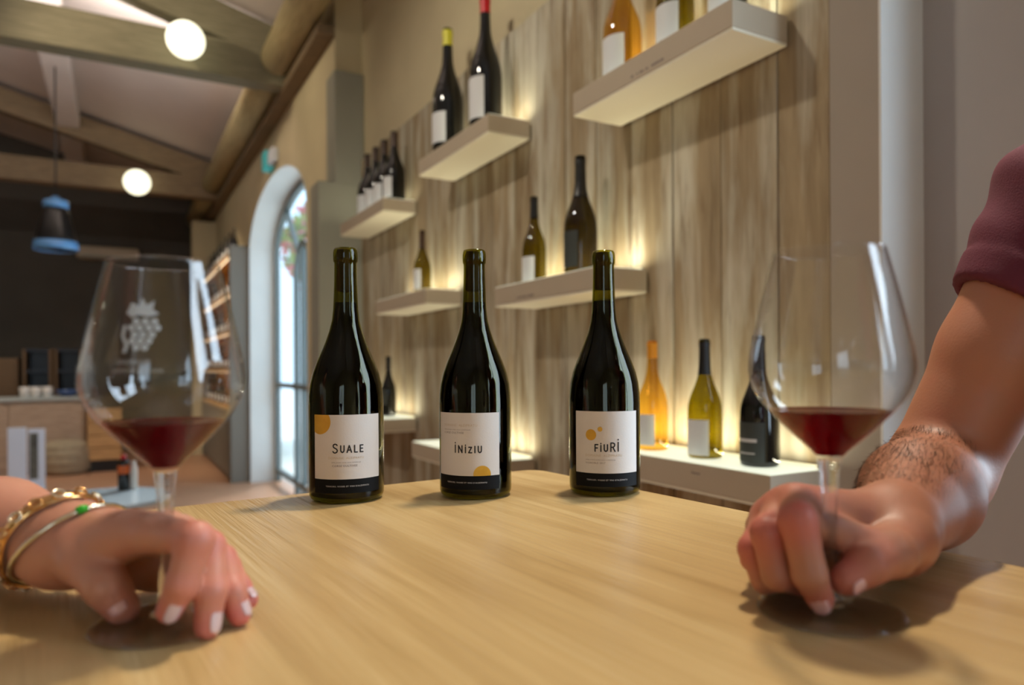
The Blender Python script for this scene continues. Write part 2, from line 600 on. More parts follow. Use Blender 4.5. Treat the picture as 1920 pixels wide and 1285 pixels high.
M['leaf'] = plain('leaf_green', srgb(150, 180, 74), 0.6, noise=0.3, nscale=12)
M['blossom'] = plain('pink_blossom', srgb(226, 120, 140), 0.7, noise=0.2, nscale=10)
M['terrace'] = plain('pale_terrace', srgb(226, 228, 226), 0.7, noise=0.04, nscale=2)
M['grout'] = plain('dark_joint', srgb(60, 48, 36), 0.9)

# ================================================================ the room
# ---- floor, walls
structure(obj('floor', boxm(-6.0, 1.6, -3.5, 12.4, -0.1, 0.0), M['floor']))
NW = 1.409                                   # face of the panelling
wr = structure(obj('wall_right', boxm(1.431, 1.70, 1.05, 4.6, 0, 4.3), M['plaster']))
y, i = 1.05, 0
for i in range(20):                          # weathered boards of the panelling
    w = 0.146 if i == 0 else 0.1875
    y1 = min(y + w, 4.6)
    if y1 - y < 0.02:
        break
    d = random.uniform(0, 0.004)
    obj('plank', boxm(NW + d, 1.431, y + 0.0022, y1 - 0.0022, 0.0, 2.60, bevel=0.0015), M['plank'], wr)
    y = y1
structure(obj('wall_right', boxm(NW, 1.70, 0.932, 1.05, 0, 4.3), M['taupe_plaster']))
# recessed grey wall with the side window (beyond the right edge of the photograph)
bm = bmesh.new()
box(bm, 1.558, 1.70, 0.35, 0.932, 0, 4.3)
box(bm, 1.558, 1.70, -2.0, -1.35, 0, 4.3)
box(bm, 1.558, 1.70, -3.5, -2.9, 0, 4.3)
box(bm, 1.558, 1.70, -2.9, -2.0, 0, 0.95)
box(bm, 1.558, 1.70, -2.9, -2.0, 2.6, 4.3)
box(bm, 1.558, 1.70, -1.35, 0.35, 0, 0.95)
box(bm, 1.558, 1.70, -1.35, 0.35, 2.6, 4.3)
structure(obj('wall_right', bm, M['grey_plaster']))
bm = bmesh.new()
for a in ((-1.35, -1.30), (0.30, 0.35), (-0.525, -0.475)):
    box(bm, 1.56, 1.60, a[0], a[1], 0.95, 2.6)
for a in ((0.95, 1.0), (2.55, 2.6)):
    box(bm, 1.56, 1.60, -1.30, 0.30, a[0], a[1])
structure(obj('window_2', bm, M['frame_paint']))
structure(obj('light_painted_return', boxm(1.4085, 1.5585, 0.926, 0.9318, 0, 4.2), M['white_plaster']))  # wall return coloured white to carry the daylight falling on it
# far part of the right wall with the arched doorway
NA, NB = 1.25, 1.55
SC, HW, ZS, RISE = 6.725, 1.325, 2.45, 0.55
arch = [(SC - HW * math.cos(t), ZS + RISE * math.sin(t)) for t in [math.pi * k / 28 for k in range(29)]]
bm = bmesh.new()
box(bm, NA, NB, 4.6, SC - HW, 0, 4.3)
box(bm, NA, NB, SC + HW, 12.4, 0, 4.3)
for (a, za), (b, zb) in zip(arch[:-1], arch[1:]):
    v = [bm.verts.new(p) for p in ((NA, a, za), (NA, b, zb), (NA, b, 4.3), (NA, a, 4.3), (NB, a, za), (NB, b, zb), (NB, b, 4.3), (NB, a, 4.3))]
    bm.faces.new(v[0:4]); bm.faces.new(v[4:8][::-1]); bm.faces.new((v[0], v[4], v[5], v[1]))
wa = structure(obj('wall_right', bm, M['plaster']))
bm = bmesh.new()                             # white painted reveal lining the arch
T = 0.012
inn = [(SC - HW, 0.0)] + arch + [(SC + HW, 0.0)]
ins = [(SC - HW + T, 0.0)] + [(SC - (HW - T) * math.cos(t), ZS + (RISE - T) * math.sin(t)) for t in [math.pi * k / 28 for k in range(29)]] + [(SC + HW - T, 0.0)]
for k in range(len(inn) - 1):
    q = [(NA - 0.004, *ins[k]), (NB, *ins[k]), (NB, *ins[k + 1]), (NA - 0.004, *ins[k + 1])]
    bm.faces.new([bm.verts.new(p) for p in q])
    q = [(NA - 0.004, *inn[k]), (NA - 0.004, *ins[k]), (NA - 0.004, *ins[k + 1]), (NA - 0.004, *inn[k + 1])]
    bm.faces.new([bm.verts.new(p) for p in q])
obj('reveal', bm, M['white_plaster'], wa)
# walls out of the picture and the dark end wall
structure(obj('wall_back', boxm(-6.2, 1.7, 12.4, 12.6, 0, 5.2), M['dark_wall']))
structure(obj('wall_left', boxm(-6.2, -6.0, -3.5, 12.4, 0, 4.3), M['plaster']))
bm = bmesh.new()
box(bm, -6.2, -3.1, -3.7, -3.5, 0, 5.2)
box(bm, -1.6, 1.7, -3.7, -3.5, 0, 5.2)
box(bm, -3.1, -1.6, -3.7, -3.5, 0, 0.9)
box(bm, -3.1, -1.6, -3.7, -3.5, 2.9, 5.2)
structure(obj('wall_front', bm, M['plaster']))
bm = bmesh.new()
for a in ((-3.1, -3.04), (-1.66, -1.6), (-2.38, -2.32)):
    box(bm, a[0], a[1], -3.62, -3.56, 0.9, 2.9)
for a in ((0.9, 0.96), (2.84, 2.9)):
    box(bm, -3.04, -1.66, -3.62, -3.56, a[0], a[1])
structure(obj('window_3', bm, M['frame_paint']))
# pilaster and the narrower duct above it
structure(obj('trim_1', boxm(1.126, 1.431, 4.56, 4.78, 0, 2.434, bevel=0.006), M['column']))
structure(obj('trim_2', boxm(1.237, 1.431, 4.562, 4.78, 2.434, 3.166, bevel=0.006), M['column']))
structure(obj('trim_3', boxm(0.934, 1.25, 11.0, 11.2, 0, 3.33), M['plaster']))

# ---- ceiling, roof timbers
ZR = lambda n: 3.88 + 0.262 * (1.126 - n)
RIDGE = -2.35
bm = bmesh.new()
for (a, b) in ((1.75, RIDGE), (RIDGE, -6.2)):
    za = ZR(a) + 0.06 if a > RIDGE else ZR(RIDGE) + 0.06
    zb = ZR(RIDGE) + 0.06 if b >= RIDGE else ZR(RIDGE) + 0.06 + 0.262 * (b - RIDGE)
    v = [bm.verts.new(p) for p in ((a, -3.7, za), (b, -3.7, zb), (b, 12.6, zb), (a, 12.6, za), (a, -3.7, za + 0.1), (b, -3.7, zb + 0.1), (b, 12.6, zb + 0.1), (a, 12.6, za + 0.1))]
    for f in ((0, 1, 2, 3), (7, 6, 5, 4), (0, 4, 5, 1), (1, 5, 6, 2), (2, 6, 7, 3), (3, 7, 4, 0)):
        bm.faces.new([v[q] for q in f])
ceil = structure(obj('ceiling', bm, M['ceiling']))


def sloped(n0, n1, y0, y1, ztop0, ztop1, th):
    b = bmesh.new()
    v = [b.verts.new(p) for p in ((n0, y0, ztop0 - th), (n1, y0, ztop1 - th), (n1, y1, ztop1 - th), (n0, y1, ztop0 - th),
                                  (n0, y0, ztop0), (n1, y0, ztop1), (n1, y1, ztop1), (n0, y1, ztop0))]
    for f in ((3, 2, 1, 0), (4, 5, 6, 7), (0, 1, 5, 4), (1, 2, 6, 5), (2, 3, 7, 6), (3, 0, 4, 7)):
        b.faces.new([v[q] for q in f])
    bmesh.ops.recalc_face_normals(b, faces=b.faces)
    return b


for k, ys in enumerate((5.70, 9.92)):
    mt = M['beam'] if k == 0 else M['rafter']
    obj('tie_beam', boxm(-6.1, 1.249, ys, ys + 0.18, 3.43, 3.71, bevel=0.012), M['beam'] if k == 0 else M['rafter'], ceil)
    obj('rafter', sloped(1.30, RIDGE, ys + 0.01, ys + 0.17, ZR(1.30), ZR(RIDGE), 0.27), mt, ceil)
    obj('rafter', sloped(RIDGE, -6.1, ys + 0.01, ys + 0.17, ZR(RIDGE), ZR(RIDGE) - 0.262 * 3.75, 0.27), mt, ceil)
    obj('king_post', boxm(RIDGE - 0.1, RIDGE + 0.1, ys + 0.02, ys + 0.16, 3.71, ZR(RIDGE) - 0.25), mt, ceil)
for (a, b) in ((1.4, 5.62), (5.90, 9.86), (10.14, 12.38)):
    obj('wall_purlin', tube([(1.08, a, 3.60), (1.08, (a + b) / 2, 3.60), (1.08, b, 3.60)], [0.125, 0.128, 0.12], 20), M['log'], ceil, smooth=True)
for (a, b) in ((-3.4, 5.70), (5.88, 9.92), (10.1, 12.4)):
    obj('mid_purlin', boxm(-0.62, -0.38, a, b, ZR(-0.5) - 0.20, ZR(-0.5) + 0.05, bevel=0.02), M['ceiling'], ceil)
obj('wall_plate', boxm(1.14, 1.25, 4.6, 12.4, 3.40, 3.46), M['rafter'], ceil)

# ---- arched glazed door, garden behind it
w1 = thing('window_1', 'tall arched glazed door in dark grey frame, set in white reveal', 'door', (0, 0, 0))
w1['kind'] = 'structure'
del w1['category']
XD = 1.50


def bar(pts, w, name='mullion'):
    """flat-section frame bar through (y, z) points, w wide"""
    b = bmesh.new()
    pts = [Vector((p[0], p[1])) for p in pts]
    L = []
    for q in range(len(pts)):
        t = (pts[min(q + 1, len(pts) - 1)] - pts[max(q - 1, 0)]).normalized()
        nn = Vector((-t.y, t.x)) * w / 2
        L.append((pts[q] + nn, pts[q] - nn))
    rows = [[b.verts.new((XD + dx, a.x, a.y)) for (dx, a) in ((0, p), (0.05, p), (0.05, r), (0, r))] for p, r in L]
    for r0, r1 in zip(rows[:-1], rows[1:]):
        for q in range(4):
            b.faces.new((r0[q], r0[(q + 1) % 4], r1[(q + 1) % 4], r1[q]))
    b.faces.new(rows[0]); b.faces.new(rows[-1][::-1])
    bmesh.ops.recalc_face_normals(b, faces=b.faces)
    return obj(name, b, M['frame_paint'], w1)


ell = lambda c, hw, zs, r, t: (c - hw * math.cos(t), zs + r * math.sin(t))
bar([(SC - HW + 0.045, 0)] + [ell(SC, HW - 0.045, ZS, RISE - 0.045, math.pi * k / 24) for k in range(25)] + [(SC + HW - 0.045, 0)], 0.07, 'door_frame')
bar([(SC + 0.33, 0), (SC + 0.33, 2.1)] + [ell(SC, 0.33, 2.1, 0.30, math.pi - math.pi * k / 16) for k in range(1, 16)] + [(SC - 0.33, 2.1), (SC - 0.33, 0)], 0.055)
bar([(SC + 0.22, 2.35), (SC + 0.75, 2.84)], 0.035)
bar([(SC - 0.22, 2.35), (SC - 0.75, 2.84)], 0.035)
bar([(SC + 0.03, 0), (SC + 0.03, 2.37)], 0.05)
for z in (0.12, 1.05):
    bar([(SC - HW + 0.06, z), (SC + HW - 0.06, z)], 0.05, 'door_rail')
bm = bmesh.new()
pts = [(SC - HW + 0.05, 0.0)] + [ell(SC, HW - 0.05, ZS, RISE - 0.05, math.pi * k / 24) for k in range(25)] + [(SC + HW - 0.05, 0.0)]
bm.faces.new([bm.verts.new((XD + 0.025, a, z)) for a, z in pts])
obj('pane', bm, M['pane'], w1)
o = obj('ground', boxm(1.72, 30, -4, 40, -0.12, -0.02), M['terrace'])
o['kind'] = 'structure'


def bush(name, label, loc, r, n, mat, size, flower=None, nf=0):
    t = thing(name, label, 'shrub', loc)
    for nm, mt, cnt, rr in (('foliage', mat, n, 1.0), ('blossoms', flower, nf, 1.04)):
        if not cnt:
            continue
        b = bmesh.new()
        for _ in range(cnt):
            v = Vector((random.gauss(0, 1), random.gauss(0, 1), random.gauss(0, 1))).normalized() * rr * random.uniform(0.65, 1.0)
            c = Vector((v.x * r[0], v.y * r[1], v.z * r[2]))
            a = Vector((random.gauss(0, 1), random.gauss(0, 1), random.gauss(0, 1))).normalized() * size
            e = a.cross(Vector((random.gauss(0, 1), random.gauss(0, 1), random.gauss(0, 1)))).normalized() * size * 0.5
            b.faces.new([b.verts.new(c + q) for q in (a, e, -a, -e)])
        f = obj(nm, b, mt, t)
        f['kind'] = 'stuff'
    obj('trunk', tube([(0, 0, -loc[2] - 0.02), (0.05, 0, -loc[2] / 2), (0, 0, 0)], [0.06, 0.05, 0.03], 8), M['rafter'], t)
    return t


bush('flowering_shrub', 'tall green shrub with pink blossom seen through the top of the arched door', (3.0, 10.9, 3.1), (0.8, 1.3, 0.75), 1500, M['leaf'], 0.10, M['blossom'], 700)
bush('flowering_shrub', 'lower green shrub with pink blossom seen through the middle of the arched door', (4.2, 13.6, 2.5), (0.8, 1.3, 0.8), 900, M['leaf'], 0.10, M['blossom'], 400)

# ================================================================ shelves
SH_F, SH_B = 1.219, 1.400


def shelf(label, y0, y1, z, power=1.0, marks=()):
    ym = (y0 + y1) / 2
    t = thing('floating_shelf', label, 'shelf', ((SH_F + SH_B) / 2, ym, z), 0, 'floating wine shelves')
    hx, hy = (SH_B - SH_F) / 2, (y1 - y0) / 2
    obj('board', boxm(-hx, hx, -hy, hy, -0.064, 0, bevel=0.0015), M['shelf'], t)
    obj('underside', boxm(-hx + 0.002, hx, -hy + 0.002, hy - 0.002, -0.071, -0.0642), M['shelf_white'], t)
    obj('top_panel', boxm(-hx + 0.004, hx - 0.014, -hy + 0.004, hy - 0.004, 0.0003, 0.002), M['top_glow'], t)
    obj('light_strip', boxm(hx - 0.011, hx - 0.002, -hy + 0.02, hy - 0.02, 0.0005, 0.009), M['led'], t)
    l = bpy.data.lights.new('shelf_light', 'AREA')
    l.shape = 'RECTANGLE'
    l.size, l.size_y = 0.012, (y1 - y0) * 0.94
    l.energy = 2.6 * (y1 - y0) * power
    l.color = (1.0, 0.94, 0.68)
    lo = bpy.data.objects.new('shelf_light', l)
    COL.objects.link(lo)
    lo.parent = t
    lo.location = (hx - 0.050, 0, 0.012)
    lo.rotation_euler = (math.pi, math.radians(4), 0)
    for (dy, dz, w, hgt) in marks:           # small printed captions on the front edge, too small to read
        b = bmesh.new()
        nn = max(3, int(w / 0.006))
        for q in range(nn):
            if random.random() < 0.8:
                a = dy + w * (q / nn - 0.5)
                box(b, -hx - 0.0004, -hx + 0.0004, a, a + w / nn * 0.7, dz - hgt / 2, dz + hgt / 2 * random.uniform(0.4, 1))
        obj('caption', b, M['soft_ink'], t)
    return t


shelf('floating shelf at the top right holding the large amber bottle, near the ceiling', 1.157, 1.80, 2.067, 1.0, ((-0.02, -0.05, 0.14, 0.008),))
shelf('floating shelf holding the tall red-capped and yellow-capped bottles', 2.366, 3.07, 2.186)
shelf('floating shelf beside the grey pilaster, holding four dark bottles in a row', 3.57, 4.39, 2.125)
shelf('floating shelf in the middle holding an olive bottle and a larger brown bottle', 1.677, 2.32, 1.525, 1.2, ((0.1, -0.05, 0.12, 0.008),))
shelf('short-looking floating shelf behind the middle bottle, holding one olive bottle', 2.995, 3.70, 1.59)
shelf('low floating shelf at the right with bright top, holding amber, olive and black bottles', 1.058, 1.75, 0.997, 1.1, ((0.25, -0.05, 0.12, 0.010), (0.12, -0.014, 0.03, 0.006), (-0.12, -0.022, 0.03, 0.006)))
shelf('lowest floating shelf with nothing on it, between the left and middle bottles', 2.34, 3.178, 0.88)
shelf('low floating shelf behind the left bottle, holding one small dark bottle', 3.576, 4.27, 0.961)

# ---- bottle outline used for every bottle (radius, height), for R = 0.0436 and 0.297 high
BP = [(0.0, 0.0), (0.030, 0.0), (0.0385, 0.0006), (0.0418, 0.0025), (0.0433, 0.0065), (0.0436, 0.012), (0.0436, 0.060), (0.0436, 0.110), (0.0431, 0.122), (0.0417, 0.1346),
      (0.0385, 0.148), (0.0340, 0.1606), (0.0284, 0.174), (0.0233, 0.1867), (0.0192, 0.199), (0.0162, 0.2108), (0.0147, 0.224), (0.0140, 0.2387), (0.0134, 0.257), (0.0131, 0.276),
      (0.0131, 0.2795), (0.0141, 0.281), (0.0144, 0.285), (0.0143, 0.291), (0.0138, 0.2945), (0.0128, 0.2968), (0.0100, 0.297)]
ZLIST = [q[1] for q in BP]
bp_r = lambda z: float(np.interp(z, ZLIST[2:], [q[0] for q in BP][2:]))


def patch(a0, a1, z0, z1, rf, off, na=24, nz=2, th=0.0):
    """a sheet wrapped round an upright axis; rf(z) is the radius it clings to"""
    b = bmesh.new()
    g = [[b.verts.new(((rf(z) + off) * math.cos(a), (rf(z) + off) * math.sin(a), z)) for a in np.linspace(a0, a1, na + 1)] for z in np.linspace(z0, z1, nz + 1)]
    for j in range(nz):
        for i in range(na):
            b.faces.new((g[j][i], g[j][i + 1], g[j + 1][i + 1], g[j + 1][i]))
    return b


def shelf_bottle(label, n, y, z, h, R, glass, cap, labm, caplen=0.22, lz=(0.04, 0.31), la=1.0, group=None, stripe=None):
    t = thing('shelf_bottle', label, 'bottle', (n, y, z + 0.0022), 0, group)
    sr, sz = R / 0.0436, h / 0.297
    prof = [(r * sr, q * sz) for r, q in BP] + [(0, h)]
    obj('body', lathe(prof, 32), glass, t, smooth=True)
    rf = lambda q: bp_r(q / sz) * sr
    zc = [h * (1 - caplen) + h * caplen * k / 8 for k in range(9)]
    cp = [(rf(q) + 0.0006 * sr, q) for q in zc] + [(rf(h) * 0.98, h + 0.0008), (0, h + 0.0008)]
    obj('capsule', lathe(cp, 24), cap, t, smooth=True)
    if labm:
        l = obj('label', patch(math.pi - la, math.pi + la, h * lz[0], h * lz[1], rf, 0.0006 * sr), labm, t, smooth=True)
        if stripe:
            b = bmesh.new()
            for (q0, q1, w) in stripe:
                pb = patch(math.pi - la * w, math.pi + la * w, h * q0, h * q1, rf, 0.0010 * sr, 12, 1)
                me = bpy.data.meshes.new('tmp'); pb.to_mesh(me); pb.free(); b.from_mesh(me); bpy.data.meshes.remove(me)
            obj('print', b, M['soft_ink'] if labm is not M['charcoal_label'] else M['white_text'], l)
    return t


g1 = 'bottles on the top right shelf'
shelf_bottle('large amber bottle with white label, leftmost on the top right shelf', 1.314, 1.678, 2.067, 0.38, 0.057, M['amber_bottle'], M['cap_orange'], M['white_label'], lz=(0.06, 0.34), group=g1)
shelf_bottle('olive bottle with large white label, second on the top right shelf', 1.314, 1.45, 2.067, 0.34, 0.051, M['olive_bottle'], M['cap_black'], M['white_label'], lz=(0.08, 0.36), group=g1)
shelf_bottle('dark bottle with white label at the right end of the top right shelf', 1.314, 1.262, 2.067, 0.33, 0.047, M['dark_bottle'], M['cap_black'], M['white_label'], lz=(0.05, 0.36), la=1.15, group=g1)
g2 = 'tall bottles on the upper left shelf'
shelf_bottle('very tall black bottle with bright red capsule', 1.296, 2.535, 2.186, 0.53, 0.066, M['dark_bottle'], M['cap_red'], M['white_label'], caplen=0.13, lz=(0.05, 0.36), group=g2)
shelf_bottle('tall dark bottle with yellow capsule, left of the red-capped one', 1.296, 2.905, 2.186, 0.555, 0.070, M['dark_bottle'], M['cap_yellow'], M['white_label'], caplen=0.14, lz=(0.06, 0.30), group=g2)
g3 = 'four dark bottles on the shelf by the pilaster'
for k, (yy, nm) in enumerate(((3.672, 'nearest of the four dark bottles on the shelf by the pilaster, at its right end'), (3.835, 'second from the right of the four dark bottles on the shelf by the pilaster'),
                              (3.985, 'third from the right of the four dark bottles on the shelf by the pilaster'), (4.14, 'farthest of the four dark bottles on the shelf by the pilaster, at its left end'))):
    shelf_bottle(nm, 1.318, yy, 2.125, 0.385, 0.060, M['dark_bottle'], M['cap_brown'], M['white_label'], lz=(0.05, 0.34), group=g3)
g4 = 'bottles on the middle shelf'
shelf_bottle('slim olive bottle with white label, left on the middle shelf', 1.314, 2.193, 1.525, 0.318, 0.0435, M['olive_bottle'], M['cap_black'], M['white_label'], caplen=0.24, group=g4)
shelf_bottle('large brown bottle with long black capsule and dark label on the middle shelf', 1.314, 1.90, 1.525, 0.388, 0.0545, M['brown_bottle'], M['cap_black'], M['charcoal_label'], caplen=0.34, lz=(0.06, 0.36), la=0.8, group=g4)
shelf_bottle('small olive bottle with white label, alone on the shelf behind the middle bottle', 1.314, 3.266, 1.59, 0.315, 0.0435, M['olive_bottle'], M['cap_brown'], M['white_label'], caplen=0.28, lz=(0.07, 0.38))
g5 = 'bottles on the low right shelf'
shelf_bottle('amber bottle with orange capsule, partly behind the rightmost table bottle', 1.314, 1.552, 0.997, 0.305, 0.0435, M['amber_bottle'], M['cap_orange'], M['white_label'], caplen=0.16, lz=(0.05, 0.33), group=g5)
shelf_bottle('olive bottle with black capsule and white label, middle of the low right shelf', 1.314, 1.348, 0.997, 0.303, 0.0435, M['olive_bottle'], M['cap_black'], M['white_label'], caplen=0.30, lz=(0.03, 0.325), group=g5)
shelf_bottle('black bottle with dark label, behind the left edge of the right wine glass', 1.314, 1.172, 0.997, 0.305, 0.0440, M['dark_bottle'], M['cap_black'], M['charcoal_label'], caplen=0.26, lz=(0.04, 0.34), group=g5, stripe=((0.19, 0.215, 0.6), (0.10, 0.11, 0.5)))
shelf_bottle('small dark bottle peeping out behind the shoulder of the left table bottle', 1.314, 3.776, 0.961, 0.33, 0.0435, M['dark_bottle'], M['cap_black'], M['charcoal_label'], lz=(0.2, 0.45))

# ================================================================ the tasting table
tc = onz(1005, 879, TABLE_Z)                 # far corner of the top
e1 = (onz(1920, 1062, TABLE_Z) - tc).normalized()
ang = math.atan2(e1.y, e1.x)
tt = thing('tasting_table', 'bar-height oak table with light glossy top under the bottles and glasses', 'table', (tc.x, tc.y, 0), ang)
bm = bmesh.new()
box(bm, 0, 1.75, -0.95, 0, TABLE_Z - 0.045, TABLE_Z)
es = [e for e in bm.edges if abs(e.verts[0].co.x - e.verts[1].co.x) < 1e-6 and abs(e.verts[0].co.y - e.verts[1].co.y) < 1e-6]
bmesh.ops.bevel(bm, geom=es, offset=0.03, segments=6, affect='EDGES', profile=0.5)
es = [e for e in bm.edges if len(e.link_faces) == 2 and e.calc_face_angle(0) > 1.2]
bmesh.ops.bevel(bm, geom=es, offset=0.004, segments=2, affect='EDGES', profile=0.5)
obj('tabletop', bm, M['table'], tt)
for (a, b) in ((0.16, -0.16), (0.16, -0.79), (1.59, -0.16), (1.59, -0.79)):
    obj('leg', boxm(a - 0.045, a + 0.045, b - 0.045, b + 0.045, 0, TABLE_Z - 0.045, bevel=0.004), M['table_leg'], tt)
obj('apron', boxm(0.12, 1.63, -0.83, -0.12, TABLE_Z - 0.14, TABLE_Z - 0.046), M['table_leg'], tt)

# ================================================================ the three bottles on the table
STROKES = {
    'S': [[(.52, .86), (.42, .97), (.28, 1.0), (.13, .95), (.06, .80), (.11, .64), (.28, .54), (.46, .44), (.54, .28), (.48, .09), (.30, 0), (.13, .04), (.04, .17)]],
    'U': [[(.06, 1), (.06, .34), (.12, .12), (.30, 0), (.48, .12), (.54, .34), (.54, 1)]],
    'A': [[(.02, 0), (.34, 1), (.66, 0)], [(.14, .34), (.54, .34)]],
    'L': [[(.08, 1), (.08, 0), (.48, 0)]],
    'E': [[(.50, 1), (.08, 1), (.08, 0), (.50, 0)], [(.08, .52), (.44, .52)]],
    'I': [[(.08, 0), (.08, 1)]],
    'i': [[(.08, 0), (.08, .78)], [(.08, 1.0), (.08, 1.03)]],
    'N': [[(.08, 0), (.08, 1), (.62, 0), (.62, 1)]],
    'Z': [[(.06, 1), (.58, 1), (.04, 0), (.60, 0)]],
    'F': [[(.08, 0), (.08, 1), (.50, 1)], [(.08, .50), (.44, .50)]],
    'R': [[(.08, 0), (.08, 1), (.34, 1), (.52, .90), (.54, .74), (.48, .58), (.34, .50), (.08, .50)], [(.32, .50), (.58, 0)]],
}
LW = {'S': .60, 'U': .60, 'A': .68, 'L': .50, 'E': .54, 'I': .16, 'i': .16, 'N': .70, 'Z': .64, 'F': .52, 'R': .60}


def word_polys(word, width, gap=0.26):
    """word: list of (letter, height, base); returns flat quads/discs in a frame `width` wide starting at x = 0"""
    tot = sum(LW[c] * h for c, h, b in word) + gap * (len(word) - 1)
    k = width / tot
    polys, x = [], 0.0
    sw = 0.082
    for c, h, b in word:
        for st in STROKES[c]:
            pts = [Vector((x + px * h, b + py * h)) for px, py in st]
            for p, q in zip(pts[:-1], pts[1:]):
                t = (q - p).normalized()
                nn = Vector((-t.y, t.x)) * sw
                polys.append([p + nn, p - nn, q - nn, q + nn])
            for p in pts:
                polys.append([p + sw * Vector((math.cos(2 * math.pi * j / 8), math.sin(2 * math.pi * j / 8))) for j in range(8)])
        x += LW[c] * h + gap
    return [[(v.x * k, v.y * k) for v in p] for p in polys]


def disc(cx, cy, r, clip=None, n=40):
    p = [(cx + r * math.cos(2 * math.pi * j / n), cy + r * math.sin(2 * math.pi * j / n)) for j in range(n)]
    for ax, sgn, lim in clip or ():
        out = []
        for j in range(len(p)):
            a, b = p[j], p[(j + 1) % len(p)]
            ia, ib = sgn * (lim - a[ax]) >= 0, sgn * (lim - b[ax]) >= 0
            if ia:
                out.append(a)
            if ia != ib:
                t = (lim - a[ax]) / (b[ax] - a[ax])
                out.append((a[0] + (b[0] - a[0]) * t, a[1] + (b[1] - a[1]) * t))
        p = out
    return p


def text_polys(s, width, x, y):
    """flat text outline polygons from the built-in font, scaled to a width"""
    cu = bpy.data.curves.new('txt', 'FONT')
    cu.body = s
    cu.resolution_u = 2
    cu.space_character = 1.15
    o = bpy.data.objects.new('txt', cu)
    COL.objects.link(o)
    dg = bpy.context.evaluated_depsgraph_get()
    me = bpy.data.meshes.new_from_object(o.evaluated_get(dg))
    bpy.data.objects.remove(o)
    vs = [v.co.copy() for v in me.vertices]
    fs = [list(p.vertices) for p in me.polygons]
    bpy.data.meshes.remove(me)
    bpy.data.curves.remove(cu)
    x0, x1 = min(v.x for v in vs), max(v.x for v in vs)
    k = width / (x1 - x0)
    return [[(x + (vs[i].x - x0) * k, y + vs[i].y * k) for i in f] for f in fs]


def wrap(polys, rf, off, a_mid, sub=6):
    """bend flat polygons (metres: x along the girth to the viewer's right, y = height) round the bottle"""
    b = bmesh.new()
    for p in polys:
        if len(p) < 3:
            continue
        q = []
        for i in range(len(p)):
            a, c = p[i], p[(i + 1) % len(p)]
            n = max(1, int(abs(c[0] - a[0]) / 0.004)) if len(p) > 8 else 1
            for k in range(n):
                q.append((a[0] + (c[0] - a[0]) * k / n, a[1] + (c[1] - a[1]) * k / n))
        vs = []
        for x, y in q:
            r = rf(y)
            a = a_mid + x / r
            vs.append(b.verts.new(((r + off) * math.cos(a), (r + off) * math.sin(a), y)))
        if len(vs) <= 8:
            b.faces.new(vs)
        else:                                  # triangle strip across so that large shapes follow the curve
            cx = sum(v[0] for v in q) / len(q)
            cy = sum(v[1] for v in q) / len(q)
            r = rf(cy)
            rings = [vs]
            for f in (0.75, 0.5, 0.25):
                ring = []
                for x, y in q:
                    x, y = cx + (x - cx) * f, cy + (y - cy) * f
                    r = rf(y)
                    ring.append(b.verts.new(((r + off) * math.cos(a_mid + x / r), (r + off) * math.sin(a_mid + x / r), y)))
                rings.append(ring)
            for ra, rb in zip(rings[:-1], rings[1:]):
                for i in range(len(q)):
                    j = (i + 1) % len(q)
                    b.faces.new((ra[i], ra[j], rb[j], rb[i]))
            r = rf(cy)
            m_ = b.verts.new(((r + off) * math.cos(a_mid + cx / r), (r + off) * math.sin(a_mid + cx / r), cy))
            for i in range(len(q)):
                b.faces.new((rings[-1][i], rings[-1][(i + 1) % len(q)], m_))
    return b


GLASS_IN = 0.0011


def table_bottle(label, loc, turn, art, fill, corklen):
    to_cam = math.atan2(CAM.y - loc.y, CAM.x - loc.x)
    t = thing('wine_bottle', label, 'bottle', (loc.x, loc.y, TABLE_Z + 0.0003), to_cam + turn, 'red wine bottles on the tasting table')
    rf = lambda z: bp_r(z)
    outer = list(BP)
    inner = [(max(r - GLASS_IN, 0.0), max(z, 0.004)) for r, z in BP[1:] if z < 0.29]
    inner = [(0.0, 0.010), (0.030, 0.0035)] + [q for q in inner if q[1] > 0.0042] + [(0.0095, 0.2955)]
    prof = outer + inner[::-1]
    obj('glass_body', lathe(prof, 72), M['bottle_glass'], t, smooth=True)
    wp = [(0.0, 0.0105), (0.0296, 0.0040)] + [(r - GLASS_IN - 0.0003, z) for r, z in BP if 0.0062 < z < fill]
    rl = bp_r(fill) - GLASS_IN - 0.0003
    wp += [(rl, fill), (0, fill - 0.0006)]
    obj('wine', lathe(wp, 48), M['bottle_wine'], t, smooth=True)
    z0 = 0.2955 - corklen
    ck = [(0, z0), (0.0100, z0), (0.0110, z0 + 0.001), (0.0096, 0.294), (0.0088, 0.2955), (0, 0.2955)]
    obj('cork', lathe(ck, 28), M['cork'], t, smooth=True)
    hw = 0.0418
    la = hw / 0.0436
    L = obj('label', patch(-la, la, 0.0285, 0.1015, rf, 0.00025, 40, 4), M['label'], t, smooth=True)
    B = obj('lower_label', patch(-la, la, 0.0125, 0.0282, rf, 0.00022, 40, 2), M['black_label'], t, smooth=True)
    lab(B, 'black strip below the white label')
    for nm, mat, polys, par in art:
        obj(nm, wrap(polys, rf, 0.0005, 0.0), M[mat], B if par else L)
    return t


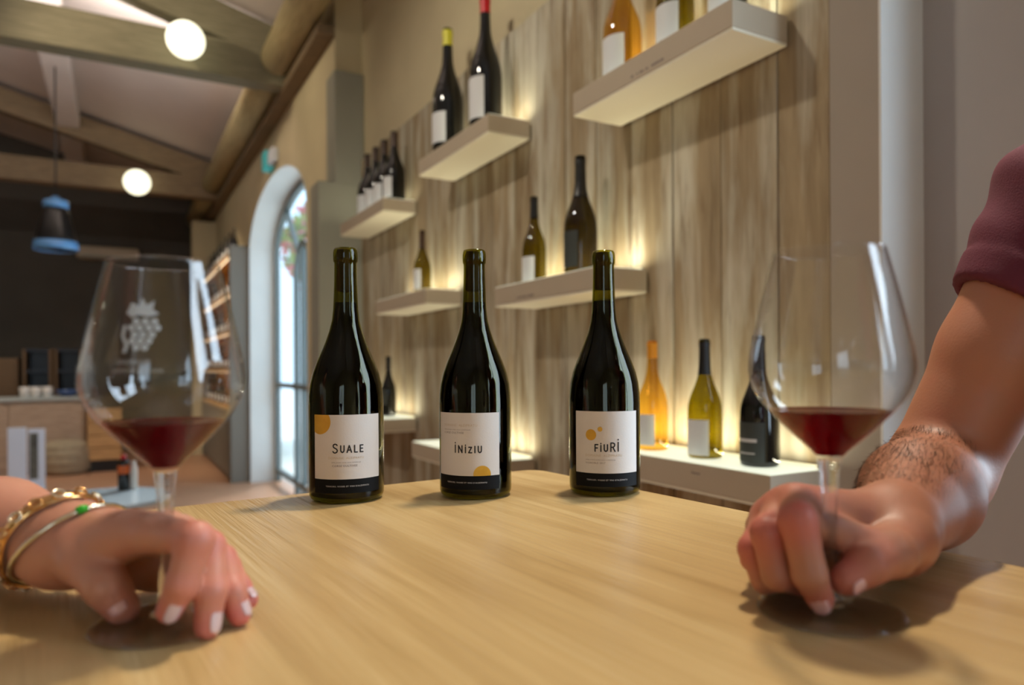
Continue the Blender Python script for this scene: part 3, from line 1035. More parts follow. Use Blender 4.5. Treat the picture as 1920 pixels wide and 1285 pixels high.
X0, X1, Z0, Z1 = -0.0418, 0.0418, 0.0285, 0.1015
clip = ((0, 1, X1), (0, -1, X0), (1, 1, Z1), (1, -1, Z0))
foot = lambda: ('print', 'white_text', text_polys("TERROIRS, VIGNES ET VINS D'ALZIPRATU", 0.050, -0.025, 0.0198), True)
small = lambda x, z, l3: [('maker_name', 'gold_text', text_polys('DOMAINE  ALZIPRATU', 0.040, x, z), False),
                          ('small_print', 'soft_ink', text_polys('APPELLATION CORSE CALVI, CONTROLEE', 0.033, x + 0.0035, z - 0.0045), False),
                          ('small_print', 'soft_ink', text_polys(l3, 0.028, x + 0.0045, z - 0.0088), False)]
small_l = lambda x, z, l3, w: [('maker_name', 'gold_text', text_polys('DOMAINE  ALZIPRATU', 0.044, x, z), False),
                               ('small_print', 'soft_ink', text_polys('APPELLATION CORSE CALVI, CONTROLEE', 0.036, x, z - 0.0045), False),
                               ('small_print', 'soft_ink', text_polys(l3, w, x, z - 0.0085), False)]
mv = lambda polys, x, y: [[(a + x, b + y) for a, b in p] for p in polys]

b1 = onz(650.5, 934, TABLE_Z)
b2 = onz(892, 927, TABLE_Z)
b3 = onz(1134, 922, TABLE_Z)
table_bottle('leftmost red wine bottle on the table, label reading SUALE with gold quarter circle', b1, 0.02,
             [('gold_dot', 'gold', [disc(-0.033, 0.0935, 0.0143, clip)], False),
              ('title', 'ink', mv(word_polys([('S', 1.12, -.06), ('U', .86, 0), ('A', .86, 0), ('L', .86, 0), ('E', .86, 0)], 0.0345, .30), -0.0165, 0.0590), False), foot()]
             + small(-0.0215, 0.0515, 'CORSE CULTIVEE'), 0.232, 0.050)
table_bottle('middle red wine bottle on the table, label reading INIZIU over a gold half circle', b2, -0.27,
             [('gold_dot', 'gold', [disc(0.0195, 0.0300, 0.0104, clip)], False),
              ('title', 'ink', mv(word_polys([('i', 1.18, 0), ('N', .86, 0), ('i', .92, 0), ('Z', .68, 0), ('I', .80, 0), ('U', .80, 0)], 0.0325, .30), -0.0135, 0.0555), False), foot()]
             + small_l(-0.030, 0.0858, 'CORSE CULTIVEE', 0.028), 0.233, 0.048)
table_bottle('rightmost red wine bottle on the table, label reading FIURI with two gold dots', b3, 0.075,
             [('gold_dot', 'gold', [disc(-0.0195, 0.0738, 0.0066)], False), ('gold_dot', 'gold', [disc(-0.0085, 0.0806, 0.0029)], False),
              ('title', 'ink', mv(word_polys([('F', .80, .0), ('i', .92, .0), ('U', .80, .0), ('R', 1.0, .0), ('i', 1.34, .02)], 0.0290, .27), -0.0150, 0.0545), False), foot()]
             + small_l(-0.0265, 0.0482, 'VIGNOBLE 2017', 0.024), 0.235, 0.046)

# ================================================================ the two wine glasses
GP = [(0.0070, 0.0960), (0.0105, 0.1008), (0.0165, 0.1065), (0.0245, 0.1142), (0.0330, 0.1232), (0.0400, 0.1312), (0.0450, 0.1395), (0.0475, 0.1470), (0.0483, 0.1540),
      (0.0477, 0.1610), (0.0460, 0.1700), (0.0430, 0.1840), (0.0395, 0.1990), (0.0358, 0.2140), (0.0327, 0.2262)]
GPS = catmull(GP, 5)
g_r = lambda z: float(np.interp(z, [q[1] for q in GPS], [q[0] for q in GPS]))


def wine_glass(label, loc, wine_z, tilt=0.0, scale=1.0):
    t = thing('wine_glass', label, 'wine glass', (loc.x, loc.y, TABLE_Z + 0.0003), 0, 'wine glasses held on the table')
    t.scale = (scale, scale, scale)
    wall = 0.0009
    prof = GPS + [(GPS[-1][0] - 0.0004, GPS[-1][1] + 0.0005)] + [(max(r - wall, 0.001), z) for r, z in GPS[::-1] if z > wine_z] + [(g_r(wine_z) - wall, wine_z)]
    obj('bowl', lathe(prof, 96), M['wine_glass'], t, smooth=True)
    st = [(0.0, 0.0050), (0.0092, 0.0062), (0.0068, 0.0090), (0.0052, 0.0140), (0.0045, 0.0220), (0.0042, 0.0400), (0.0043, 0.0600), (0.0050, 0.0760), (0.0060, 0.0880), (0.0070, 0.0958), (0.0, 0.0962)]
    obj('stem', lathe(catmull(st[1:-1], 4) and [st[0]] + catmull(st[1:-1], 4) + [st[-1]], 40), M['crystal'], t, smooth=True)
    ft = [(0.0, 0.0003), (0.030, 0.0003), (0.0415, 0.0003), (0.0432, 0.0008), (0.0436, 0.0016), (0.0430, 0.0024), (0.0360, 0.0031), (0.0240, 0.0040), (0.0140, 0.0052), (0.0092, 0.0063), (0.0, 0.0063)]
    obj('foot', lathe(ft, 72), M['crystal_foot'], t, smooth=True)
    wi = [(0.0, 0.0985)] + [(r - 0.0004, z + 0.0002) for r, z in GPS if z + 0.0002 < wine_z and z > 0.0985]
    rw = g_r(wine_z) - wall - 0.0002
    wi += [(rw, wine_z), (rw - 0.001, wine_z - 0.0002), (0, wine_z - 0.0002)]
    o = obj('wine', lathe(wi, 64), M['wine'], t, smooth=True)
    lab(o, 'red wine filling the bottom of the bowl')
    return t


gl = onz(312, 1170, TABLE_Z)
gr = onz(1557, 1150, TABLE_Z)
LEFT = wine_glass('left wine glass, etched with a grape cluster, held by the hand with bracelets', gl, 0.1275, scale=0.968)
RIGHT = wine_glass('right wine glass with plain bowl, stem pinched by the hairy-armed hand', gr, 0.1270)
# etched grape cluster and two lines of lettering on the left bowl
af = math.atan2(CAM.y - gl.y, CAM.x - gl.x)
et = []
KX = 0.432 / 1330 / 0.968
zt = lambda py: (0.1557 + (690 - py) * 0.392 / 1330) / 0.968
xt = lambda px: (px - 312) * 0.392 / 1330 / 0.968
for row, (py, xs) in enumerate(((603, (266, 281, 296)), (615, (258, 272, 287, 301)), (628, (263, 277, 292)), (640, (259, 273, 287)), (652, (266, 280)))):
    for px in xs:
        et.append(disc(xt(px) * 1.05, zt(py), 0.0019, n=14))
et.append([(xt(a), zt(b)) for a, b in ((246, 588), (256, 566), (266, 578), (274, 556), (282, 572), (296, 562), (292, 580), (304, 588), (286, 594), (268, 590), (256, 596))])
for seg in (((240, 610), (236, 630)), ((236, 630), (244, 648)), ((244, 648), (238, 662))):
    (a, b), (c, d) = seg
    et.append([(xt(a), zt(b)), (xt(a + 7), zt(b)), (xt(c + 7), zt(d)), (xt(c), zt(d))])
et += text_polys('DOMAINE', abs(xt(288) - xt(232)), xt(232), zt(683))
et += text_polys('ALZIPRATU EN CORSE', abs(xt(309) - xt(220)), xt(220), zt(698))
o = obj('etching', wrap(et, g_r, 0.0004, 0.0), M['etch'], LEFT)
o.rotation_euler = (0, 0, af)
lab(o, 'frosted grape cluster emblem above two small lines of lettering')

# ================================================================ the far part of the room
# ---- globe lamps on the tie beams
for (px, py, d, r, nm) in ((348, 75, 5.03, 0.128, 'large glowing globe lamp on the nearer tie beam'), (257, 342, 8.58, 0.150, 'glowing globe lamp on the farther tie beam, above the dark wall')):
    p = P(px, py, d)
    yb = 5.70 if d < 6 else 9.92
    t = thing('globe_lamp', nm, 'lamp', p, 0, 'globe lamps on the beams')
    obj('globe', lathe([(0, -r)] + [(r * math.sin(a), -r * math.cos(a)) for a in [math.pi * k / 20 for k in range(1, 20)]] + [(0, r)], 32), M['globe'], t, smooth=True)
    yy = yb - p.y
    obj('bracket', tube([(-0.02, yy, 0.03), (-0.02, yy * 0.55, 0.03), (0, r * 0.8, 0.01)], [0.03, 0.03, 0.05], 12), M['dark_metal'], t, smooth=True)
    obj('mount_plate', lathe([(0, 0), (0.075, 0), (0.075, 0.02), (0, 0.02)], 24), M['dark_metal'], t).matrix_local = Matrix.Translation((-0.02, yy, 0.03)) @ Matrix.Rotation(math.radians(90), 4, 'X')

# ---- pendant lamp
p = P(105, 467, 6.74)
t = thing('pendant_lamp', 'black bell pendant lamp with sky reflection coloured onto its rim hanging in front of the dark wall', 'lamp', p)
obj('shade', lathe([(0.183, 0.0), (0.178, 0.06), (0.150, 0.20), (0.115, 0.34), (0.098, 0.385), (0.085, 0.390), (0.10, 0.33), (0.14, 0.19), (0.168, 0.06), (0.175, 0.0)], 40), M['black_metal'], t, smooth=True)
obj('rim', lathe([(0.186, -0.012), (0.190, 0.0), (0.187, 0.068), (0.182, 0.068), (0.182, -0.012), (0.186, -0.012)], 40), M['blue_sky_sheen'], t, smooth=True)
obj('collar', lathe([(0.0, 0.385), (0.105, 0.385), (0.110, 0.40), (0.106, 0.455), (0.06, 0.465), (0.03, 0.50), (0, 0.50)], 32), M['blue_sky_sheen'], t, smooth=True)
ztop = ZR(p.x) + 0.06 - p.z
obj('cord', tube([(0, 0, 0.49), (0, 0, ztop)], 0.008, 8), M['black_metal'], t)

# ---- air conditioner on the end wall
a, b_ = P(143, 474, 12.0), P(261, 474, 12.0)
u0 = onz(143, 474, 2.9)
x0 = 12.4
def at_y(px, py, yw):
    v = FWD + RGT * ((px - PX) / F) - UPV * ((py - PY) / F)
    return CAM + v * (yw / v.y)
q0, q1 = at_y(143, 459, 12.2), at_y(261, 490, 12.2)
t = thing('air_conditioner', 'long beige wall air conditioner high on the dark end wall', 'air conditioner', ((q0.x + q1.x) / 2, 12.3, (q0.z + q1.z) / 2))
wx, wz = abs(q1.x - q0.x) / 2, abs(q0.z - q1.z) / 2
obj('housing', boxm(-wx, wx, -0.1, 0.1, -wz, wz, bevel=0.03), M['shelf'], t, smooth=False)
obj('louvre', boxm(-wx * 0.92, wx * 0.92, -0.115, -0.098, -wz * 0.85, -wz * 0.45, bevel=0.004), M['column'], t)

# ---- emergency sign above the arch
p = at_y(505, 301, 6.9)
p.x = 1.25
t = thing('emergency_light', 'small teal and white emergency light on the wall above the arched door', 'sign', (1.249, 6.62, 3.12))
obj('case', boxm(-0.06, 0, -0.16, 0.04, -0.06, 0.06, bevel=0.01), M['poster_white'], t)
obj('green_panel', boxm(-0.08, 0, 0.04, 0.20, -0.085, 0.085, bevel=0.01), M['teal'], t)

# ---- wall rack of bottles beyond the arch
t = thing('wine_rack', 'tall wall rack with lit wooden shelves of bottles beyond the arched door', 'rack', (1.15, 9.5, 0))
RX0, RX1, RY0, RY1, RZ = -0.10, 0.098, -1.42, 1.45, 2.55
obj('side_panel', boxm(RX0, RX1, RY0, RY0 + 0.05, 0, RZ, bevel=0.004), M['rack_paint'], t)
obj('side_panel', boxm(RX0, RX1, RY1 - 0.05, RY1, 0, RZ, bevel=0.004), M['rack_paint'], t)
obj('back_panel', boxm(RX1 - 0.015, RX1, RY0 + 0.05, RY1 - 0.05, 0.75, RZ), M['rack_wood'], t)
for k in range(5):
    z = 0.80 + k * 0.42
    obj('shelf_board', boxm(RX0, RX1 - 0.015, RY0 + 0.05, RY1 - 0.05, z - 0.03, z, bevel=0.003), M['rack_wood'], t)
    obj('shelf_lamp', boxm(RX0 + 0.02, RX0 + 0.04, RY0 + 0.08, RY1 - 0.08, z + 0.385, z + 0.389), M['bulb'], t) if k < 4 else None
for k in range(4):
    y0 = RY0 + 0.05 + k * (RY1 - RY0 - 0.1) / 4
    obj('cupboard_door', boxm(RX0 - 0.012, RX0 + 0.006, y0 + 0.006, y0 + (RY1 - RY0 - 0.1) / 4 - 0.006, 0.06, 0.765, bevel=0.003), M['rack_paint'], t)
proto = None
pal = [M['dark_bottle'], M['amber_bottle'], M['dark_bottle'], M['olive_bottle']]
protos = []
for mt in (M['dark_bottle'], M['amber_bottle'], M['olive_bottle']):
    bm = lathe([(r, z) for r, z in BP] + [(0, 0.297)], 16)
    me = bpy.data.meshes.new('rack_bottle')
    bm.to_mesh(me); bm.free()
    for pl in me.polygons:
        pl.use_smooth = True
    lb = patch(math.pi - 1.0, math.pi + 1.0, 0.03, 0.105, bp_r, 0.0006, 10, 1)
    tm = bpy.data.meshes.new('rack_label'); lb.to_mesh(tm); lb.free()
    me.materials.append(mt)
    tm.materials.append(M['white_label'])
    protos.append((me, tm))
rows = ['lowest', 'second lowest', 'third', 'fourth', 'top']
for k in range(5):
    for j in range(8):
        y = 9.5 + RY0 + 0.22 + j * 0.345 + random.uniform(-0.03, 0.03)
        me, tm = protos[(k * 3 + j * 2 + (j > 3)) % 3 if k < 4 else 0]
        o = new_obj('rack_bottle', me)
        o.location = (1.13 if k < 4 else 1.10, y, 0.8003 + k * 0.42 if k < 4 else RZ + 0.001)
        if k == 4:
            o.location = (1.13, y, 0.80 + 4 * 0.42 + 0.0005)
        tag(o, '%s bottle from the near end on the %s board of the wall rack' % (('first', 'second', 'third', 'fourth', 'fifth', 'sixth', 'seventh', 'farthest')[j], rows[k]), 'bottle', 'bottles on the %s board of the wall rack' % rows[k])
        l = new_obj('label', tm)
        l.parent = o

# ---- counter, crates and things along the end of the room
c0 = P(100, 890, 8.3)
YC = 9.9
cxr = at_y(160, 800, YC).x
t = thing('counter', 'long pale wood serving counter with grey worktop at the far end', 'counter', (cxr - 1.5, YC + 0.3, 0))
HC = at_y(100, 745, YC).z
obj('body', boxm(-1.5, 1.5, -0.28, 0.3, 0.0, HC - 0.04), M['counter'], t)
obj('worktop', boxm(-1.53, 1.52, -0.32, 0.3, HC - 0.04, HC, bevel=0.006), M['worktop'], t)
for k in range(4):
    obj('front_panel', boxm(-1.48 + k * 0.745, -1.48 + k * 0.745 + 0.725, -0.295, -0.279, 0.08, HC - 0.07, bevel=0.004), M['counter'], t)
for j, px in enumerate((46, 67, 89)):
    p = at_y(px, 748, YC + 0.05)
    o = obj('cup', lathe([(0.0, 0.002), (0.04, 0.0), (0.052, 0.01), (0.054, 0.10), (0.055, 0.12), (0.052, 0.12), (0.048, 0.02), (0, 0.012)], 24), M['ceramic'], None, smooth=True)
    o.location = (p.x, YC + 0.08, HC + 0.0005)
    tag(o, ('left', 'middle', 'right')[j] + ' of three white cups in a row on the far counter', 'cup', 'cups on the counter')
p = at_y(128, 742, YC + 0.1)
o = obj('bowl', lathe([(0, 0.0), (0.06, 0.0), (0.10, 0.03), (0.13, 0.08), (0.125, 0.08), (0.09, 0.03), (0, 0.012)], 28), plain('blue_bowl', srgb(60, 84, 130), 0.3), None, smooth=True)
o.location = (p.x, YC + 0.1, HC + 0.0005)
tag(o, 'shallow blue bowl beside the cups on the far counter', 'bowl')
# dark bottle cabinets on the end wall behind the counter
for j, (pa, pb) in enumerate(((48, 92), (107, 150))):
    qa, qb = at_y(pa, 655, 11.0), at_y(pb, 760, 11.0)
    t = thing('bottle_cabinet', ('left' if j == 0 else 'right') + ' of two dark bottle cabinets behind the far counter', 'cabinet', ((qa.x + qb.x) / 2, 11.2, 0), 0, 'bottle cabinets behind the counter')
    hw, zt_ = (qb.x - qa.x) / 2, qa.z
    obj('side_panel', boxm(-hw - 0.035, -hw, -0.2, 0.2, 0, zt_, bevel=0.004), M['brown_panel'], t)
    obj('side_panel', boxm(hw, hw + 0.035, -0.2, 0.2, 0, zt_, bevel=0.004), M['brown_panel'], t)
    obj('back_panel', boxm(-hw, hw, 0.17, 0.2, 0, zt_), M['navy'], t)
    for k in range(6):
        z = 0.1 + k * (zt_ - 0.13) / 5
        obj('shelf_board', boxm(-hw, hw, -0.19, 0.17, z, z + 0.03), M['navy'], t)
qa, qb = at_y(-44, 672, 11.0), at_y(34, 740, 11.0)
t = thing('side_cabinet', 'plain brown cabinet at the left edge behind the far counter', 'cabinet', ((qa.x + qb.x) / 2, 11.2, 0))
obj('body', boxm(-(qb.x - qa.x) / 2, (qb.x - qa.x) / 2, -0.2, 0.2, 0, qa.z, bevel=0.006), M['brown_panel'], t)
obj('door', boxm(-(qb.x - qa.x) / 2 + 0.03, (qb.x - qa.x) / 2 - 0.03, -0.215, -0.198, 0.1, qa.z - 0.04, bevel=0.004), M['brown_panel'], t)
# low pine cabinet right of the counter
qa, qb = at_y(152, 770, 9.75), at_y(218, 862, 9.75)
t = thing('pine_crate', 'low pine cabinet on a dark plinth right of the far counter', 'crate', ((qa.x + qb.x) / 2 + 0.06, 9.98, 0))
hw = (qb.x - qa.x) / 2
obj('plinth', boxm(-hw + 0.03, hw - 0.03, -0.16, 0.2, 0, 0.14), M['black_metal'], t)
for k in range(4):
    z = 0.14 + k * (qa.z - 0.14) / 4
    obj('plank', boxm(-hw, hw, -0.2, 0.2, z + 0.004, z + (qa.z - 0.14) / 4 - 0.004, bevel=0.004), M['crate'], t)
# standing sign, printed board, pouf
qa, qb = at_y(14, 803, 8.6), at_y(50, 895, 8.6)
t = thing('sign_board', 'blank white upright board on the floor left of the round pouf', 'sign', ((qa.x + qb.x) / 2, 8.6, 0))
hw = (qb.x - qa.x) / 2
obj('board', boxm(-hw, hw, -0.012, 0.012, 0.03, qa.z, bevel=0.004), M['poster_white'], t)
obj('foot', boxm(-hw * 0.9, hw * 0.9, -0.12, 0.12, 0, 0.03, bevel=0.004), M['poster_white'], t)
qa, qb = at_y(53, 805, 8.65), at_y(74, 892, 8.65)
t = thing('picture_board', 'narrow board with dark printed picture beside the blank white board', 'sign', ((qa.x + qb.x) / 2, 8.65, 0))
hw = (qb.x - qa.x) / 2
obj('board', boxm(-hw, hw + 0.05, -0.012, 0.012, 0.03, qa.z, bevel=0.003), M['poster_white'], t)
obj('picture', boxm(-hw + 0.01, hw - 0.01, -0.0135, -0.0115, 0.12, qa.z - 0.04), M['poster_dark'], t)
obj('foot', boxm(-hw, hw + 0.05, -0.1, 0.1, 0, 0.03, bevel=0.003), M['poster_white'], t)
p = onz(124, 888, 0)
t = thing('floor_pouf', 'round beige woven pouf on the floor before the far counter', 'pouf', (p.x, p.y, 0.0))
rp = 42 * (p - CAM).dot(FWD) / F
hp = 0.40
obj('cushion', lathe([(0, 0), (rp * 0.8, 0.0), (rp * 0.95, hp * 0.12), (rp * 1.0, hp * 0.4), (rp * 0.97, hp * 0.68), (rp * 0.86, hp * 0.88), (rp * 0.6, hp * 0.98), (0, hp)], 36), M['sack'], t, smooth=True)
b = bmesh.new()
for k in range(4):
    z, rr = ((0.16, .97), (0.36, 1.005), (0.58, .995), (0.80, .925))[k]
    tube([(rp * rr * math.cos(a), rp * rr * math.sin(a), hp * z) for a in [2 * math.pi * q / 36 for q in range(36)]], 0.008, 6, b, True)
obj('seam_cord', b, M['sack'], t, smooth=True)
# round low table with two small bottles
p = onz(186, 934, 0.50)
t = thing('round_table', 'low round table with glossy white top tinted with reflected sky behind the bracelet hand', 'table', (p.x, p.y, 0))
obj('table_top', lathe([(0, 0.47), (0.35, 0.47), (0.362, 0.475), (0.365, 0.487), (0.362, 0.5), (0, 0.5)], 56), M['sky_tinted_table'], t, smooth=False)
for k in range(3):
    a = 2 * math.pi * k / 3 + 0.5
    obj('leg', tube([(0.28 * math.cos(a), 0.28 * math.sin(a), 0), (0.2 * math.cos(a), 0.2 * math.sin(a), 0.471)], [0.014, 0.02], 12), M['crate'], t, smooth=True)
p = onz(232, 919, 0.50)
t = thing('spice_bottle', 'small dark bottle with orange label on the low round table', 'bottle', (p.x, p.y, 0.5005))
obj('body', lathe([(0, 0), (0.030, 0), (0.033, 0.006), (0.033, 0.155), (0.028, 0.172), (0.014, 0.185), (0.013, 0.20), (0, 0.20)], 24), M['dark_bottle'], t, smooth=True)
obj('label', lathe([(0.0335, 0.10), (0.0336, 0.15)], 24), plain('orange_label', srgb(206, 96, 40), 0.6), t, smooth=True)
obj('cap', lathe([(0.0, 0.2), (0.015, 0.185), (0.016, 0.21), (0.0, 0.212)], 20), M['cap_red'], t, smooth=True)
p2 = onz(251, 917, 0.50)
t = thing('white_bottle', 'slim white bottle right of the small dark bottle', 'bottle', (p2.x, p2.y, 0.5005))
obj('body', lathe([(0, 0), (0.018, 0), (0.020, 0.005), (0.020, 0.13), (0.010, 0.145), (0, 0.146)], 20), M['ceramic'], t, smooth=True)
obj('cap', lathe([(0, 0.142), (0.0125, 0.142), (0.0125, 0.17), (0, 0.171)], 16), M['ceramic'], t, smooth=True)

# ================================================================ people
def seg(p, a, b, ra, rb):
    ba = b - a
    L = float(ba @ ba) + 1e-12
    q = p - a
    h = np.clip((q @ ba) / L, 0, 1)
    d = q - h[:, None] * ba
    return np.sqrt((d * d).sum(1)) - (ra + (rb - ra) * h)


def ellip(p, c, r, ax=None):
    q = p - c
    if ax is not None:
        q = q @ ax.T
    k0 = np.sqrt(((q / r) ** 2).sum(1))
    k1 = np.sqrt(((q / (r * r)) ** 2).sum(1)) + 1e-9
    return k0 * (k0 - 1) / k1


def smin(a, b, k):
    h = np.clip(0.5 + 0.5 * (b - a) / k, 0, 1)
    return b + (a - b) * h - k * h * (1 - h)


def surface(f, lo, hi, h, B=10):
    """naive surface nets of f over a box, evaluated only in blocks near the surface"""
    lo = np.array(lo, float)
    n = np.ceil((np.array(hi, float) - lo) / h / B).astype(int)
    N = n * B
    V = np.empty(N, np.float32)
    bi = np.stack(np.meshgrid(*[np.arange(q) for q in n], indexing='ij'), -1).reshape(-1, 3)
    cen = lo + (bi * B + (B - 1) / 2) * h
    d = f(cen)
    Vb = V.reshape(n[0], B, n[1], B, n[2], B)
    Vb[:] = d.reshape(n[0], 1, n[1], 1, n[2], 1)
    near = np.abs(d) < B * h * 1.05 + 2 * h
    loc = np.stack(np.meshgrid(*[np.arange(B)] * 3, indexing='ij'), -1).reshape(-1, 3)
    sel = bi[near]
    CH = 300
    for i in range(0, len(sel), CH):
        bb = sel[i:i + CH]
        pts = lo + ((bb[:, None, :] * B + loc[None]) * h).reshape(-1, 3)
        vals = f(pts).astype(np.float32).reshape(len(bb), B, B, B)
        for q, w in zip(bb, vals):
            V[q[0] * B:q[0] * B + B, q[1] * B:q[1] * B + B, q[2] * B:q[2] * B + B] = w
    S = V < 0
    cs = np.zeros(tuple(N - 1), np.int8)
    offs = [(i, j, k) for i in (0, 1) for j in (0, 1) for k in (0, 1)]
    sl = lambda o: tuple(slice(o[t], N[t] - 1 + o[t]) for t in range(3))
    for o in offs:
        cs += S[sl(o)]
    act = np.argwhere((cs > 0) & (cs < 8))
    idx = np.full(tuple(N - 1), -1, np.int32)
    idx[tuple(act.T)] = np.arange(len(act))
    corner = np.stack([V[tuple((act + o).T)] for o in offs], 1)
    acc = np.zeros((len(act), 3))
    cnt = np.zeros(len(act))
    for a in range(8):
        for b in range(a + 1, 8):
            if sum(x != y for x, y in zip(offs[a], offs[b])) != 1:
                continue
            va, vb = corner[:, a], corner[:, b]
            mm = (va < 0) != (vb < 0)
            t = np.where(mm, va / np.where(mm, va - vb, 1), 0)
            pt = np.array(offs[a]) + t[:, None] * (np.array(offs[b]) - np.array(offs[a]))
            acc += pt * mm[:, None]
            cnt += mm
    verts = lo + (act + acc / cnt[:, None]) * h
    faces = []
    for ax in range(3):
        u, v = (ax + 1) % 3, (ax + 2) % 3
        o1 = [0, 0, 0]; o1[ax] = 1
        A = S[tuple(slice(0, N[t] - 1) for t in range(3))]
        Bm = S[tuple(slice(o1[t], N[t] - 1 + o1[t]) for t in range(3))]
        e = np.argwhere(A != Bm)
        e = e[(e[:, u] > 0) & (e[:, v] > 0)]
        sgn = A[tuple(e.T)]
        du = np.zeros(3, int); du[u] = 1
        dv = np.zeros(3, int); dv[v] = 1
        q = np.stack([idx[tuple((e - du - dv).T)], idx[tuple((e - dv).T)], idx[tuple(e.T)], idx[tuple((e - du).T)]], 1)
        q[~sgn] = q[~sgn][:, ::-1]
        faces.append(q[(q >= 0).all(1)])
    return verts, np.concatenate(faces)


def mesh_of(name, parts):
    vs, fs, off = [], [], 0
    for v, f in parts:
        vs.append(v); fs.append(f + off); off += len(v)
    v, f = np.concatenate(vs), np.concatenate(fs)
    me = bpy.data.meshes.new(name)
    me.vertices.add(len(v)); me.vertices.foreach_set('co', v.astype(np.float32).ravel())
    me.loops.add(f.size); me.loops.foreach_set('vertex_index', f.astype(np.int32).ravel())
    me.polygons.add(len(f)); me.polygons.foreach_set('loop_start', np.arange(len(f), dtype=np.int32) * 4)
    me.polygons.foreach_set('use_smooth', np.ones(len(f), bool))
    me.update(calc_edges=True)
    return me, v


A3 = lambda v: np.array(v, float)
PN = lambda *q: A3(P(*q))


class Hand:
    """core: palm and arm round-cones blended softly; fingers: chains that stay apart from one another"""
    def __init__(s, core, fingers, kcore=0.014, kf=0.007):
        s.core, s.fingers, s.kc, s.kf = core, fingers, kcore, kf

    def f_core(s, p):
        d = None
        for a, b, ra, rb in s.core:
            e = seg(p, a, b, ra, rb)
            d = e if d is None else smin(d, e, s.kc)
        return d

    def __call__(s, p):
        c = s.f_core(p)
        out = c
        for ch in s.fingers:
            d = None
            for (a, ra), (b, rb) in zip(ch[:-1], ch[1:]):
                e = seg(p, a, b, ra, rb)
                d = e if d is None else smin(d, e, 0.003)
            out = smin(out, smin(c, d, s.kf), 0.0012)
        return out


def add_flush(me, v, spots):
    at = me.attributes.new('flush', 'FLOAT', 'POINT')
    w = np.zeros(len(v))
    for c, r, g in spots:
        w = np.maximum(w, g * np.exp(-((v - c) ** 2).sum(1) / (r * r)))
    at.data.foreach_set('value', w.astype(np.float32))


def nail(name, parent, base, tip, r, dorsal, w, l, mat, back=0.2):
    """a curved nail plate on the back of a fingertip"""
    ax = (tip - base); ax /= np.linalg.norm(ax)
    n = dorsal - ax * (dorsal @ ax); n /= np.linalg.norm(n)
    sd = np.cross(n, ax)
    b = bmesh.new()
    g = []
    for j in range(9):
        row = []
        y = -1 + 2 * j / 8
        hw = math.sqrt(max(0.0, 1 - abs(y) ** 3.2))
        for i in range(9):
            x = (-1 + 2 * i / 8) * hw
            a = x * w / (2 * r)
            q = tip + ax * (y * l / 2 + l * back) + sd * (r * math.sin(a)) + n * (r * (math.cos(a)) + 0.0001 - 0.10 * max(0, y) ** 2 * l * 0.5)
            row.append(b.verts.new(tuple(q)))
        g.append(row)
    for j in range(8):
        for i in range(8):
            try:
                b.faces.new((g[j][i], g[j][i + 1], g[j + 1][i + 1], g[j + 1][i]))
            except ValueError:
                pass
    bmesh.ops.remove_doubles(b, verts=b.verts, dist=1e-6)
    bmesh.ops.recalc_face_normals(b, faces=b.faces)
    if b.faces:
        c = sum((f.calc_center_median() for f in b.faces), Vector()) / len(b.faces)
        if sum((f.normal.dot(Vector(n)) for f in b.faces)) < 0:
            bmesh.ops.reverse_faces(b, faces=b.faces)
    o = obj(name, b, mat, parent, smooth=True)
    sol = o.modifiers.new('thickness', 'SOLIDIFY')
    sol.thickness = 0.0007
    sol.offset = 0.0
    return o


CAMDIR = lambda r, u, t: A3(RGT * r + UPV * u - FWD * t)     # right, up, towards the viewer

# ---------------- woman on the left: left hand over the foot of the glass
wr_ = PN(118, 1018, .468)
W_ix = [(PN(292, 1000, .425), .0108), (PN(367, 1012, .402), .0102), (PN(342, 1094, .399), .0090), (PN(317, 1146, .402), .0072)]
W_mi = [(PN(312, 994, .452), .0108), (PN(390, 1026, .424), .0100), (PN(395, 1108, .411), .0090), (PN(389, 1175, .409), .0074)]
W_ri = [(PN(338, 1000, .470), .0102), (PN(414, 1050, .440), .0093), (PN(434, 1110, .428), .0085), (PN(449, 1153, .427), .0070)]
W_pi = [(PN(358, 1016, .484), .0092), (PN(426, 1062, .460), .0080), (PN(448, 1100, .450), .0072), (PN(466, 1126, .447), .0060)]
W_th = [(PN(138, 1022, .458), .0170), (PN(160, 1053, .442), .0145), (PN(200, 1100, .427), .0126), (PN(229, 1140, .428), .0102)]
el_w = PN(-330, 965, .575)
sh_w = PN(-640, 520, .66)
w_core = [(wr_ + A3((0, 0, .004)), wr_ + A3((0, 0, -.006)), .0215, .0215), (wr_, PN(0, 992, .498), .0235, .0315), (PN(0, 992, .498), PN(-160, 975, .53), .0325, .039), (PN(-160, 975, .53), el_w, .039, .040),
          (el_w, sh_w, .041, .050)]
for f_, r0, r1 in ((W_ix, .0165, .0108), (W_mi, .0165, .0112), (W_ri, .0160, .0106), (W_pi, .0150, .0098)):
    w_core.append((wr_, f_[0][0], r0, r1))
w_core.append((wr_, W_th[0][0], .0190, .0160))
w_core.append((W_th[1][0], PN(240, 998, .440), .0100, .0085))
w_core.append((wr_, PN(292, 1068, .484), .0200, .0140))
w_core.append((wr_, PN(330, 1050, .490), .0180, .0130))       # web between thumb and index
hand_w = Hand(w_core, [W_ix, W_mi, W_ri, W_pi, W_th])
